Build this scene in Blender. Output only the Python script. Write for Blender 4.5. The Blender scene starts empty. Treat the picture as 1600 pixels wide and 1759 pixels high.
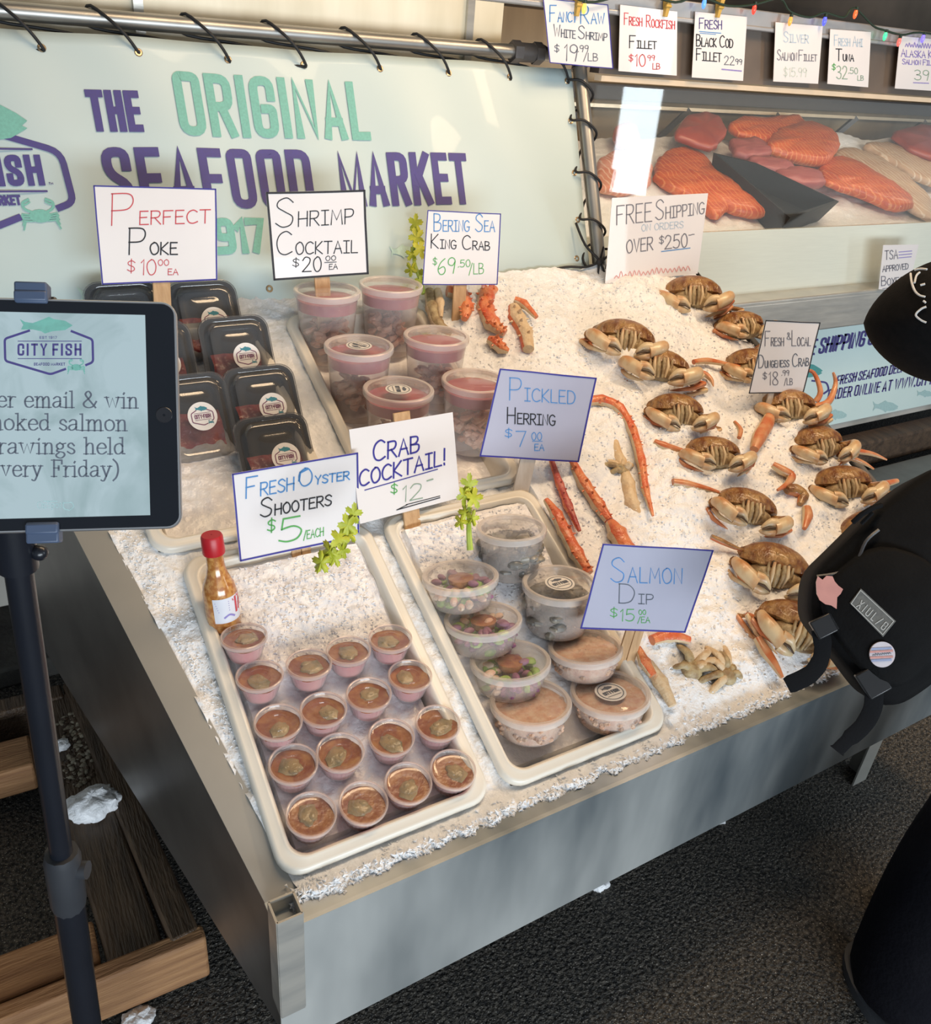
import bpy, bmesh, math, random
from mathutils import Vector, Matrix, noise
random.seed(7)
sc = bpy.context.scene
COL = sc.collection
R = math.radians

# ------------------------------------------------------------------ camera
CAM = Vector((-0.22457, -0.72911, 1.56553)); FPX = 1450.0
RX = Vector((0.86541128, -0.49482093, 0.07883882))      # picture right
RD = Vector((-0.18623594, -0.46372275, -0.86618554))    # picture down
RF = Vector((0.46516609, 0.73492412, -0.49346434))      # forward
cd = bpy.data.cameras.new('camera'); cam = bpy.data.objects.new('camera', cd); COL.objects.link(cam)
mw = Matrix.Identity(4)
for i in range(3):
    mw[i][0] = RX[i]; mw[i][1] = -RD[i]; mw[i][2] = -RF[i]; mw[i][3] = CAM[i]
cam.matrix_world = mw
cd.sensor_fit = 'HORIZONTAL'; cd.sensor_width = 36; cd.lens = 36 * FPX / 1600; cd.clip_start = .02; cd.clip_end = 60
sc.camera = cam

# ------------------------------------------------------------------ world, lights, exposure
wd = bpy.data.worlds.new('world'); sc.world = wd; wd.use_nodes = True
wn = wd.node_tree.nodes; bgn = wn['Background']
bgn.inputs[0].default_value = (.78, .90, 1, 1); bgn.inputs[1].default_value = WORLD_STRENGTH = .30

def area(name, loc, target, sx, sy, power, col):
    l = bpy.data.lights.new(name, 'AREA'); l.shape = 'RECTANGLE'; l.size = sx; l.size_y = sy; l.energy = power; l.color = col
    o = bpy.data.objects.new(name, l); COL.objects.link(o); o.location = loc
    o.rotation_euler = (Vector(target) - Vector(loc)).to_track_quat('-Z', 'Y').to_euler()
    return o
area('warm_ceiling_lamp', (.85, .26, 2.6), (.85, .30, 0), 1.3, .22, 19, (1, .73, .46))
area('warm_ceiling_lamp_right', (1.95, .22, 2.6), (1.9, .2, 0), 1.2, .22, 26, (1, .70, .42))
area('case_lamp', (2.6, 1.36, 1.455), (2.6, 1.75, 1.0), 2.9, .05, 5, (1, .80, .56))
area('street_daylight', (.0, -4.6, .72), (.6, .3, .75), 4.2, 1.2, 235, (.84, .93, 1))
area('doorway_daylight', (6.5, -4.6, 1.25), (1.6, .6, .9), .42, 2.3, 48, (.80, .92, 1))

vs = sc.view_settings; vs.view_transform = 'Standard'; vs.look = 'None'; vs.gamma = 1; vs.exposure = 0.0; vs.use_curve_mapping = False
sc.cycles.transparent_max_bounces = 32; sc.cycles.max_bounces = 8
sc.cycles.caustics_reflective = False; sc.cycles.caustics_refractive = False

# ------------------------------------------------------------------ places
TH = R(24)
VX = Vector((1, 0, 0)); VV = Vector((0, math.cos(TH), math.sin(TH))); VN = Vector((0, -math.sin(TH), math.cos(TH)))
ORG = Vector((0, 0, .55))                                # front left corner of the first tray, on the sloping ice
def W(u, v, h=0): return ORG + VX * u + VV * v + VN * h
def ray(px, py): return (RX * ((px - 800) / FPX) + RD * ((py - 879.5) / FPX) + RF)
def hit(px, py, p0, n):
    r = ray(px, py); return CAM + r * ((Vector(p0) - CAM).dot(n) / r.dot(n))
def on(px, py, h=0, z=0):                                # a pixel on the sloping ice, seen at h over the slope and z up
    return hit(px, py, ORG + VN * h + Vector((0, 0, z)), VN)
def onb(px, py, h=0, z=0): return on(px, py, h, z) - Vector((0, 0, z))
def uvh(p): d = p - ORG; return d.x, d.dot(VV), d.dot(VN)
LEAN = R(23)
BD = Vector((0, math.sin(LEAN), math.cos(LEAN))); BN = Vector((0, -math.cos(LEAN), math.sin(LEAN)))
BO = W(0, 1.19)
def B(s, t, o=0): return BO + VX * s + BD * t + BN * o   # on the leaning banner
CY = 1.25                                                # front of the fish case
FN = Vector((0, -1, 0))

# ------------------------------------------------------------------ materials
MATS = {}
def mat(name, c, r=.5, metal=0, c2=None, sc_=20, bump=0, bsc=80, alpha=1, spec=.5, emit=None, es=0, sss=0, coat=0, stretch=(1, 1, 1), trans=0, det=4, ramp=(.35, .65), lines=None):
    if name in MATS: return MATS[name]
    m = bpy.data.materials.new(name); m.use_nodes = True; MATS[name] = m
    nt = m.node_tree; N = nt.nodes; L = nt.links; b = N['Principled BSDF']
    b.inputs['Base Color'].default_value = (*c, 1); b.inputs['Roughness'].default_value = r; b.inputs['Metallic'].default_value = metal
    b.inputs['Specular IOR Level'].default_value = spec; b.inputs['Alpha'].default_value = alpha
    b.inputs['Coat Weight'].default_value = coat; b.inputs['Transmission Weight'].default_value = trans
    if sss:
        b.inputs['Subsurface Weight'].default_value = sss; b.inputs['Subsurface Radius'].default_value = (.02, .02, .02)
    tc = N.new('ShaderNodeTexCoord'); mp = N.new('ShaderNodeMapping'); mp.inputs['Scale'].default_value = stretch
    L.new(tc.outputs['Object'], mp.inputs[0])
    if c2 is None: c2 = tuple(min(1, x * .9) for x in c)
    nz = N.new('ShaderNodeTexNoise'); nz.inputs['Scale'].default_value = sc_; nz.inputs['Detail'].default_value = det
    L.new(mp.outputs[0], nz.inputs['Vector'])
    rp = N.new('ShaderNodeValToRGB'); rp.color_ramp.elements[0].position = ramp[0]; rp.color_ramp.elements[1].position = ramp[1]
    rp.color_ramp.elements[0].color = (*c, 1); rp.color_ramp.elements[1].color = (*c2, 1)
    L.new(nz.outputs['Fac'], rp.inputs[0]); L.new(rp.outputs[0], b.inputs['Base Color'])
    if lines:                                             # pale fat lines across a fillet
        wv = N.new('ShaderNodeTexWave'); wv.inputs['Scale'].default_value = lines[1]; wv.inputs['Distortion'].default_value = 5; wv.inputs['Detail'].default_value = 2; wv.inputs['Detail Scale'].default_value = 1.2
        L.new(tc.outputs['Object'], wv.inputs['Vector']); r2 = N.new('ShaderNodeValToRGB'); r2.color_ramp.elements[0].position = .78; r2.color_ramp.elements[1].position = .98; L.new(wv.outputs['Fac'], r2.inputs[0])
        mx = N.new('ShaderNodeMix'); mx.data_type = 'RGBA'; L.new(r2.outputs[0], mx.inputs[0]); L.new(rp.outputs[0], mx.inputs[6]); mx.inputs[7].default_value = (*lines[0], 1); L.new(mx.outputs[2], b.inputs['Base Color'])
    if bump:
        nb = N.new('ShaderNodeTexNoise'); nb.inputs['Scale'].default_value = bsc; nb.inputs['Detail'].default_value = 3
        L.new(mp.outputs[0], nb.inputs['Vector'])
        bp = N.new('ShaderNodeBump'); bp.inputs['Strength'].default_value = min(1, bump); bp.inputs['Distance'].default_value = .01
        L.new(nb.outputs['Fac'], bp.inputs['Height']); L.new(bp.outputs[0], b.inputs['Normal'])
    if emit:
        b.inputs['Emission Color'].default_value = (*emit, 1); b.inputs['Emission Strength'].default_value = es
    return m
def clear(name, c, base=.12, r=.12, edge=1.5):
    """thin clear plastic or glass: see-through, with a surface sheen that grows at grazing angles"""
    if name in MATS: return MATS[name]
    m = bpy.data.materials.new(name); m.use_nodes = True; MATS[name] = m
    nt = m.node_tree; N = nt.nodes; L = nt.links; b = N['Principled BSDF']; out = N['Material Output']
    b.inputs['Base Color'].default_value = (*c, 1); b.inputs['Roughness'].default_value = r
    tr = N.new('ShaderNodeBsdfTransparent'); tr.inputs[0].default_value = tuple(.85 + .15 * x for x in c) + (1,)
    fr = N.new('ShaderNodeLayerWeight'); fr.inputs['Blend'].default_value = .5
    pw = N.new('ShaderNodeMath'); pw.operation = 'POWER'; pw.inputs[1].default_value = 3.5; L.new(fr.outputs['Facing'], pw.inputs[0])
    nz = N.new('ShaderNodeTexNoise'); nz.inputs['Scale'].default_value = 30
    ml = N.new('ShaderNodeMath'); ml.operation = 'MULTIPLY_ADD'; ml.inputs[1].default_value = min(.1, base * .5); L.new(nz.outputs['Fac'], ml.inputs[0])
    sc2 = N.new('ShaderNodeMath'); sc2.operation = 'MULTIPLY'; sc2.inputs[1].default_value = edge - 1; L.new(pw.outputs[0], sc2.inputs[0]); L.new(sc2.outputs[0], ml.inputs[2])
    ad = N.new('ShaderNodeMath'); ad.operation = 'ADD'; ad.inputs[1].default_value = base; ad.use_clamp = True; L.new(ml.outputs[0], ad.inputs[0])
    mx = N.new('ShaderNodeMixShader'); L.new(ad.outputs[0], mx.inputs[0]); L.new(tr.outputs[0], mx.inputs[1]); L.new(b.outputs[0], mx.inputs[2])
    gl = N.new('ShaderNodeBsdfGlossy'); gl.inputs['Roughness'].default_value = r
    gm = N.new('ShaderNodeMath'); gm.operation = 'MULTIPLY_ADD'; gm.inputs[1].default_value = .55; gm.inputs[2].default_value = .035; L.new(pw.outputs[0], gm.inputs[0])
    m2 = N.new('ShaderNodeMixShader'); L.new(gm.outputs[0], m2.inputs[0]); L.new(mx.outputs[0], m2.inputs[1]); L.new(gl.outputs[0], m2.inputs[2])
    L.new(m2.outputs[0], out.inputs[0])
    return m
def ink(name, c): return mat('ink_' + name, c, .6, c2=tuple(x * .85 + .01 for x in c), sc_=200)
INK = dict(red=(.62, .07, .09), black=(.012, .012, .018), blue=(.07, .27, .62), navy=(.035, .03, .3), green=(.1, .42, .1), purple=(.13, .09, .42),
           pale=(.5, .62, .74), grey=(.2, .2, .24), fade=(.6, .68, .62), gruen=(.28, .4, .3), rose=(.75, .35, .35), teal=(.16, .48, .4), indigo=(.075, .06, .24), dteal=(.04, .25, .33), slate=(.12, .14, .18), mint=(.55, .72, .64), white=(.75, .75, .78), wash=(.42, .62, .62), lav=(.3, .25, .6))

# ------------------------------------------------------------------ mesh collector
class MB:
    def __init__(s): s.v = []; s.f = []; s.m = []
    def add(s, vs_, fs, mi=0, M=None):
        o = len(s.v)
        s.v += [(M @ Vector(p)) if M else Vector(p) for p in vs_]
        for f in fs: s.f.append([i + o for i in f]); s.m.append(mi)
    def box(s, c, d, mi=0, M=None, taper=1):
        x, y, z = d[0] / 2, d[1] / 2, d[2] / 2; c = Vector(c)
        P = [c + Vector((sx * x * (taper if sz > 0 else 1), sy * y * (taper if sz > 0 else 1), sz * z)) for sz in (-1, 1) for sy in (-1, 1) for sx in (-1, 1)]
        s.add(P, [(0, 2, 3, 1), (4, 5, 7, 6), (0, 1, 5, 4), (2, 6, 7, 3), (0, 4, 6, 2), (1, 3, 7, 5)], mi, M)
    def bar(s, a, b, w, t, up=Vector((0, 0, 1)), mi=0, M=None):
        a, b = Vector(a), Vector(b); d = (b - a).normalized(); side = d.cross(up).normalized(); u = side.cross(d).normalized()
        P = [q + side * (sx * w / 2) + u * (sz * t / 2) for q in (a, b) for sz in (-1, 1) for sx in (-1, 1)]
        s.add(P, [(0, 1, 3, 2), (4, 6, 7, 5), (0, 4, 5, 1), (2, 3, 7, 6), (0, 2, 6, 4), (1, 5, 7, 3)], mi, M)
    def hexa(s, bot, top, mi=0):
        n = len(bot)
        s.add(list(bot) + list(top), [tuple(range(n))[::-1], tuple(range(n, 2 * n))] + [(i, (i + 1) % n, (i + 1) % n + n, i + n) for i in range(n)], mi)
    def lathe(s, prof, n=32, mi=0, M=None, wob=None, cap=False):
        vs_, fs = [], []
        for k, (r, z) in enumerate(prof):
            for i in range(n):
                a = 2 * math.pi * i / n; q = r * (wob(i, k) if wob else 1)
                vs_.append((q * math.cos(a), q * math.sin(a), z))
        for k in range(len(prof) - 1):
            for i in range(n):
                j = (i + 1) % n; fs.append((k * n + i, k * n + j, (k + 1) * n + j, (k + 1) * n + i))
        if cap:
            fs.append(tuple(range(n))[::-1]); fs.append(tuple(range((len(prof) - 1) * n, len(prof) * n)))
        s.add(vs_, fs, mi, M)
    def tube(s, pts, rad, n=8, mi=0, M=None, flat=1.0, up=None, mif=None):
        pts = [Vector(p) for p in pts]
        if not hasattr(rad, '__len__'): rad = [rad] * len(pts)
        prev = None; vs_, fs, ms = [], [], []
        for k, p in enumerate(pts):
            d = (pts[min(k + 1, len(pts) - 1)] - pts[max(k - 1, 0)])
            d = d.normalized() if d.length > 1e-9 else Vector((0, 0, 1))
            if prev is None:
                ref = up or (Vector((0, 0, 1)) if abs(d.z) < .9 else Vector((1, 0, 0)))
            else: ref = prev
            x = ref - d * ref.dot(d); x = x.normalized() if x.length > 1e-6 else d.orthogonal().normalized()
            prev = x; y = d.cross(x)
            for i in range(n):
                a = 2 * math.pi * i / n
                vs_.append(p + x * (math.cos(a) * rad[k] * flat) + y * (math.sin(a) * rad[k]))
        for k in range(len(pts) - 1):
            for i in range(n):
                j = (i + 1) % n; fs.append((k * n + i, k * n + j, (k + 1) * n + j, (k + 1) * n + i)); ms.append(mif(i / n) if mif else mi)
        fs.append(tuple(range(n))[::-1]); ms.append(mi); fs.append(tuple(range((len(pts) - 1) * n, len(pts) * n))); ms.append(mi)
        o = len(s.v); s.v += [(M @ p) if M else p for p in vs_]
        for f, q in zip(fs, ms): s.f.append([i + o for i in f]); s.m.append(q)
    def ball(s, c, r, mi=0, M=None, n=12, k=7, rot=None, f=None):
        r = r if hasattr(r, '__len__') else (r, r, r); vs_, fs = [], []; c = Vector(c)
        for i in range(k + 1):
            t = math.pi * i / k
            for j in range(n):
                a = 2 * math.pi * j / n
                p = Vector((math.sin(t) * math.cos(a), math.sin(t) * math.sin(a), math.cos(t)))
                if f: p = p * f(p)
                p = Vector((p.x * r[0], p.y * r[1], p.z * r[2]))
                vs_.append(c + (rot @ p if rot else p))
        for i in range(k):
            for j in range(n):
                q = (j + 1) % n; fs.append((i * n + j, (i + 1) * n + j, (i + 1) * n + q, i * n + q))
        s.add(vs_, fs, mi, M)
    def grid(s, fn, nu, nv, mi=0):
        vs_ = [fn(i / nu, j / nv) for j in range(nv + 1) for i in range(nu + 1)]
        s.add(vs_, [(j * (nu + 1) + i, j * (nu + 1) + i + 1, (j + 1) * (nu + 1) + i + 1, (j + 1) * (nu + 1) + i) for j in range(nv) for i in range(nu)], mi)
    def poly(s, pts, mi=0): s.add(pts, [tuple(range(len(pts)))], mi)
    def prism(s, pts, off, mi=0):
        n = len(pts); P = [Vector(p) for p in pts]; Q = [p + off for p in P]
        s.add(P + Q, [tuple(range(n)), tuple(range(n, 2 * n))[::-1]] + [(i, i + n, (i + 1) % n + n, (i + 1) % n) for i in range(n)], mi)
    def build(s, name, mats, parent=None, world=True, smooth=40, bevel=0, weld=True, fix=True):
        mats = mats if isinstance(mats, (list, tuple)) else [mats]
        top = parent
        while top is not None and top.parent is not None: top = top.parent   # parts sit at their thing's origin
        off = top.matrix_world.inverted() if (parent is not None and world) else None
        me = bpy.data.meshes.new(name)
        me.from_pydata([(off @ p) if off else p for p in s.v], [], s.f)
        for m in mats: me.materials.append(m)
        me.polygons.foreach_set('material_index', s.m)
        if fix or weld:
            bm = bmesh.new(); bm.from_mesh(me)
            if weld: bmesh.ops.remove_doubles(bm, verts=bm.verts, dist=1e-5)
            if fix: bmesh.ops.recalc_face_normals(bm, faces=bm.faces)
            bm.to_mesh(me); bm.free()
        me.polygons.foreach_set('use_smooth', [True] * len(me.polygons))
        me.set_sharp_from_angle(angle=R(smooth))
        o = bpy.data.objects.new(name, me); COL.objects.link(o)
        if parent is not None: o.parent = parent
        if bevel:
            b = o.modifiers.new('bevel', 'BEVEL'); b.width = bevel; b.segments = 2; b.limit_method = 'ANGLE'; b.angle_limit = R(40)
        return o
def tag(o, label, cat, group=None, kind=None):
    o['label'] = label; o['category'] = cat
    if group: o['group'] = group
    if kind: o['kind'] = kind
    return o
def thing(name, label, cat, M=None, group=None):
    o = bpy.data.objects.new(name, None); COL.objects.link(o); o.empty_display_size = .05
    if M is not None:
        o.matrix_world = M if isinstance(M, Matrix) else Matrix.Translation(M)
    return tag(o, label, cat, group)
def struct(o): o['kind'] = 'structure'; return o
def dup(root, M, label, group=None):
    r = root.copy(); COL.objects.link(r); r.matrix_world = M; r['label'] = label
    if group: r['group'] = group
    for ch in list(root.children):
        c = ch.copy(); COL.objects.link(c); c.parent = r
        for g in list(ch.children):
            d = g.copy(); COL.objects.link(d); d.parent = c
    return r
def frame(loc, z, x=VX):
    z = Vector(z).normalized(); x = Vector(x); x = (x - z * x.dot(z)).normalized(); y = z.cross(x); m = Matrix.Identity(4)
    for i in range(3): m[i][0] = x[i]; m[i][1] = y[i]; m[i][2] = z[i]; m[i][3] = loc[i]
    return m
def smoothpts(p, sub=6):
    if len(p) < 3: return p
    out = []
    P = [Vector(q) for q in p]
    for i in range(len(P) - 1):
        a, b, c, d = P[max(i - 1, 0)], P[i], P[i + 1], P[min(i + 2, len(P) - 1)]
        for k in range(sub):
            t = k / sub
            out.append(.5 * ((2 * b) + (c - a) * t + (2 * a - 5 * b + 4 * c - d) * t * t + (3 * b - a - 3 * c + d) * t ** 3))
    out.append(P[-1]); return out
def fillet(p, r):
    P = [Vector(q) for q in p]; out = [P[0]]
    for i in range(1, len(P) - 1):
        a, b, c = P[i - 1], P[i], P[i + 1]; d1 = (a - b); d2 = (c - b); k = min(r, d1.length * .5, d2.length * .5)
        s0 = b + d1.normalized() * k; s1 = b + d2.normalized() * k
        for t in (0, .25, .5, .75, 1): out.append(s0 * (1 - t) ** 2 + b * 2 * t * (1 - t) + s1 * t * t)
    out.append(P[-1]); return out

# ------------------------------------------------------------------ lettering
def G(t):
    out = []
    for st in t.split('|'):
        sm = st[0] == '~'; st = st.lstrip('~'); p = [tuple(float(x) for x in q.split(',')) for q in st.split()]
        out.append((sm, p))
    return out
HAND = {k: G(t) for k, t in {
 'A': '0,0 .32,1 .64,0|.12,.38 .54,.38', 'B': '0,0 0,1|~0,1 .42,.95 .48,.72 .3,.54 0,.52|~0,.52 .5,.46 .56,.22 .4,.03 0,0',
 'C': '~.62,.86 .4,1 .12,.85 0,.5 .1,.12 .35,0 .64,.12', 'D': '0,0 .02,1|~0,1 .4,.95 .62,.6 .5,.15 .25,.01 0,0',
 'E': '.5,1 .02,1 0,0 .52,0|0,.52 .42,.54', 'F': '.58,1 .02,1 0,0|0,.52 .42,.54',
 'G': '~.6,.85 .38,1 .1,.85 0,.5 .1,.12 .35,0 .58,.12 .62,.4|.36,.42 .66,.42', 'H': '0,0 .02,1|.56,0 .58,1|0,.5 .58,.52',
 'I': '0,1 .44,1|.22,1 .22,0|0,0 .44,0', 'K': '0,0 .02,1|.54,1 .02,.45 .56,0', 'L': '.02,1 0,0 .5,0', 'M': '0,0 .08,1 .36,.3 .64,1 .72,0',
 'N': '0,0 .04,1 .52,0 .56,1', 'O': '~.3,1 .06,.8 0,.45 .14,.06 .36,0 .58,.2 .62,.6 .46,.94 .28,1', 'P': '0,0 .02,1|~0,1 .45,.98 .55,.74 .4,.5 0,.46',
 'R': '0,0 .02,1|~0,1 .45,.98 .55,.76 .4,.52 0,.48|.22,.49 .58,0', 'S': '~.56,.84 .36,1 .1,.9 .06,.7 .3,.52 .54,.34 .48,.08 .22,0 0,.14',
 'T': '0,1 .62,1|.31,1 .29,0', 'U': '~0,1 0,.3 .15,.02 .4,.02 .54,.3 .56,1', 'V': '0,1 .28,0 .56,1', 'W': '0,1 .18,0 .38,.75 .58,0 .76,1',
 'X': '0,0 .55,1|0,1 .55,0', 'Y': '0,1 .28,.5 .56,1|.28,.5 .24,0', '0': '~.25,1 .05,.8 0,.45 .12,.06 .3,0 .46,.2 .5,.6 .38,.94 .24,1',
 '1': '.1,.8 .25,1 .22,0', '2': '~.02,.78 .2,1 .48,.9 .46,.6 .2,.25 0,.02|0,.01 .56,.02', '3': '~.02,.9 .25,1 .46,.85 .4,.6 .18,.52|~.18,.52 .5,.4 .46,.08 .2,0 0,.12',
 '5': '.5,1 .1,1 .06,.56|~.06,.56 .35,.62 .54,.4 .44,.08 .2,0 0,.1', '6': '~.46,.98 .18,.75 0,.35 .12,.03 .36,.02 .48,.25 .36,.48 .05,.36',
 '7': '0,1 .52,1 .2,0', '8': '~.28,.54 .06,.74 .16,.98 .4,.98 .48,.76 .28,.54 .04,.3 .1,.03 .42,.02 .52,.26 .28,.54',
 '9': '~.48,.72 .32,.5 .06,.6 .06,.88 .28,1 .48,.84 .46,.5 .36,0', '$': '~.5,.8 .3,.95 .06,.82 .1,.6 .4,.42 .46,.18 .24,.04 0,.18|.27,1.1 .25,-.1',
 '/': '0,-.1 .42,1.05', '.': '.05,0 .1,.07', '&': '~.6,.1 .3,.0 .05,.2 .35,.55 .4,.85 .25,.95 .15,.8 .6,0', '!': '.06,1 .05,.3|.04,.08 .05,0', '-': '0,.5 .4,.52', '"': '0,1 .1,.9 .2,1 .3,.9'}.items()}
BLOCK = {k: G(t) for k, t in {
 'A': '0,0 .19,1 .38,0|.07,.27 .31,.27', 'C': '~.36,.68 .36,1 0,1 0,0 .36,0 .36,.32', 'D': '0,0 0,1|~0,1 .37,1 .37,0 0,0', 'E': '.3,1 0,1 0,0 .3,0|0,.52 .27,.52',
 'F': '.31,1 0,1 0,0|0,.5 .26,.5', 'G': '~.36,.7 .36,1 0,1 0,0 .36,0 .36,.47 .2,.47', 'H': '0,0 0,1|.37,0 .37,1|0,.52 .37,.52', 'I': '0,0 0,1',
 'K': '0,0 0,1|.38,1 .04,.42|.13,.56 .38,0', 'L': '0,1 0,0 .28,0', 'M': '0,0 0,1 .26,.1 .52,1 .52,0', 'N': '0,0 0,1 .38,0 .38,1', 'O': '~.18,1 0,1 0,0 .37,0 .37,1 .17,1',
 'P': '0,0 0,1|~0,1 .36,1 .36,.44 0,.44', 'R': '0,0 0,1|~0,1 .36,1 .36,.48 0,.48|.2,.48 .37,0', 'S': '~.36,.74 .36,1 0,1 0,.6 .36,.4 .36,0 0,0 0,.26', 'T': '0,1 .36,1|.18,1 .18,0',
 'U': '~0,1 0,0 .37,0 .37,1', 'V': '0,1 .19,0 .38,1', 'W': '0,1 .14,0 .28,.9 .42,0 .56,1', 'X': '0,0 .36,1|0,1 .36,0', 'Y': '0,1 .18,.5 .36,1|.18,.5 .18,0',
 '1': '0,.82 .13,1 .13,0', '7': '0,1 .36,1 .12,0', '8': '~.18,1 0,1 0,.52 .36,.52 .36,1 .18,1|~.18,.52 0,.52 0,0 .36,0 .36,.52 .18,.52', '9': '~.36,.46 0,.46 0,1 .36,1 .36,0 0,0', '.': '0,0 0,.1', '/': '0,-.05 .3,1.05'}.items()}
SERIF = {k: G(t) for k, t in {
 'a': '~.06,.55 .2,.66 .36,.6 .38,.4 .38,.06 .48,.02|~.38,.38 .12,.32 .02,.16 .12,.01 .28,.06 .38,.2', 'b': '.08,1 .08,.02', 'd': '~.4,.5 .28,.64 .08,.55 .02,.3 .1,.04 .26,.02 .4,.18|.28,1 .4,1 .4,.03 .5,.02',
 'e': '~.04,.36 .42,.37 .36,.6 .2,.66 .05,.5 .02,.28 .1,.05 .28,0 .44,.12', 'g': '~.2,.66 .06,.55 .06,.38 .2,.28 .34,.38 .34,.56 .2,.66|.32,.6 .46,.64|~.1,.3 .06,.16 .36,.08 .42,-.1 .26,-.26 .06,-.2 .02,-.06 .14,.06',
 'h': '0,1 .1,1 .1,0|0,0 .2,0|~.1,.45 .22,.64 .38,.62 .42,.4 .42,.02|.32,0 .52,0', 'i': '0,.64 .1,.64 .1,0|0,0 .2,0|.09,.86 .11,.9', 'k': '0,1 .1,1 .1,0|0,0 .2,0|.4,.64 .1,.28|.2,.38 .42,0|.3,.64 .5,.64|.32,0 .52,0',
 'l': '0,1 .1,1 .1,0|0,0 .2,0', 'm': '0,.64 .1,.64 .1,0|0,0 .2,0|~.1,.45 .22,.64 .36,.62 .4,.4 .4,0|~.4,.45 .54,.64 .66,.62 .7,.4 .7,0|.3,0 .5,0|.6,0 .8,0', 'n': '0,.64 .1,.64 .1,0|0,0 .2,0|~.1,.45 .22,.64 .38,.62 .42,.4 .42,.02|.32,0 .52,0',
 'o': '~.22,.66 .06,.55 .02,.32 .08,.08 .24,0 .4,.1 .46,.34 .38,.58 .22,.66', 'p': '0,.64 .1,.64 .1,-.25|0,-.25 .2,-.25|~.1,.45 .24,.65 .42,.55 .46,.3 .36,.05 .22,0 .1,.12', 'r': '0,.64 .1,.64 .1,0|0,0 .22,0|~.1,.42 .2,.62 .36,.62', 's': '~.32,.52 .2,.66 .06,.58 .06,.42 .3,.26 .34,.1 .2,0 .02,.12',
 't': '~.12,.9 .12,.15 .2,.01 .34,.06|0,.64 .3,.64', 'v': '.06,.64 .24,.02 .42,.64|-.02,.64 .16,.64|.34,.64 .5,.64', 'w': '.05,.64 .2,.02 .36,.6 .52,.02 .66,.64|-.03,.64 .14,.64|.56,.64 .74,.64', 'y': '~.06,.64 .24,.05|~.44,.64 .2,-.1 .1,-.26 0,-.22|-.02,.64 .16,.64|.34,.64 .52,.64',
 'F': '0,1 .52,1 .52,.8|.12,1 .12,0|0,0 .24,0|.12,.52 .36,.52|.36,.62 .36,.42', '&': '~.66,.36 .5,.08 .26,0 .06,.1 .04,.3 .3,.58 .4,.8 .28,1 .14,.9 .16,.7 .62,.02', ')': '~0,1.05 .18,.8 .24,.4 .16,.0 0,-.22', 'O': '~.36,1 .08,.85 .02,.5 .08,.15 .36,0 .62,.15 .68,.5 .62,.85 .36,1', 'S': '~.44,.8 .26,1 .06,.85 .1,.6 .4,.4 .46,.16 .26,0 .02,.16'}.items()}
def ribbon(mb, P, w, mp, mi, closed=False, ext=.4, stress=0):
    """P: flat points (Vectors, 2d); w: width; mp maps a flat point to the world"""
    P = [Vector((p[0], p[1])) for p in P]
    Q = [P[0]]
    for p in P[1:]:
        if (p - Q[-1]).length > 1e-7: Q.append(p)
    P = Q
    if len(P) < 2: return
    if not closed:
        d0 = (P[0] - P[1]).normalized(); d1 = (P[-1] - P[-2]).normalized()
        P = [P[0] + d0 * w * ext] + P[1:-1] + [P[-1] + d1 * w * ext]
    n = len(P); A, Bp = [], []
    for i in range(n):
        a = P[i - 1] if (i > 0 or closed) else None; c = P[(i + 1) % n] if (i < n - 1 or closed) else None
        ds = []
        if a is not None: ds.append((P[i] - a).normalized())
        if c is not None: ds.append((c - P[i]).normalized())
        ns = [Vector((-d.y, d.x)) for d in ds]; nn = ns[0] + ns[-1]
        nn = nn.normalized() if nn.length > .2 else ns[0]
        k = 1 / max(.72, nn.dot(ns[0]))
        ww = w
        if stress: ww = w * (1 - stress + stress * abs((ds[0] + ds[-1]).normalized().y))
        A.append(P[i] + nn * ww / 2 * k); Bp.append(P[i] - nn * ww / 2 * k)
    vs_ = [mp(*p) for p in A] + [mp(*p) for p in Bp]
    m = n if closed else n - 1
    mb.add(vs_, [(i, (i + 1) % n, (i + 1) % n + n, i + n) for i in range(m)], mi)
def lay(text, font, ratio, gap):
    """-> [(smooth, pts)], total width with cap height 1"""
    x = 0; out = []
    for ch in text:
        if ch == ' ': x += .38 if font is not BLOCK else .22; continue
        k = 1.0
        if font is HAND and ch.islower(): k = ratio; ch = ch.upper()
        g = font.get(ch)
        if g is None: continue
        mxx = max(p[0] for s_, pp in g for p in pp)
        for s_, pp in g: out.append((s_, [(x + px * k, py * k) for px, py in pp]))
        x += mxx * k + gap * (k if font is HAND else 1)
    return out, x - gap
def letters(mb, text, bl, br, h, mp, mi, font=HAND, ratio=.6, w=None, up=None, gap=None, stress=0, y=-1):
    """text along bl->br; up: vector of the cap height (flat, default straight up by h with y downwards)"""
    gap = gap if gap is not None else {id(HAND): .17, id(BLOCK): .25, id(SERIF): .1}[id(font)]
    st, tw = lay(text, font, ratio, gap)
    bl = Vector(bl); br = Vector(br)
    if font is BLOCK: d_ = (br - bl).normalized() * (w or 0) * .5; bl = bl + d_; br = br - d_
    a = (br - bl) / tw; u = Vector(up) if up is not None else Vector((0, y * h))
    w = w if w is not None else h * .09
    for sm, pp in st:
        if font is BLOCK:
            i_ = .5 * w / u.length; pp = [(px, i_ + py * (1 - 2 * i_)) for px, py in pp]
        P = [bl + a * px + u * py for px, py in pp]
        if sm: P = fillet(P, .16 * h) if font is BLOCK else smoothpts(P, 5)
        ribbon(mb, P, w, mp, mi, stress=stress, ext=(.5 if font is not BLOCK else .5 if len(pp) > 2 and not sm else 0.5 if font is not BLOCK else .5))
def planemap(p0, n, eps=.0006):
    q = Vector(p0) + Vector(n) * eps
    return lambda x, y: hit(x, y, q, n)
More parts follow.
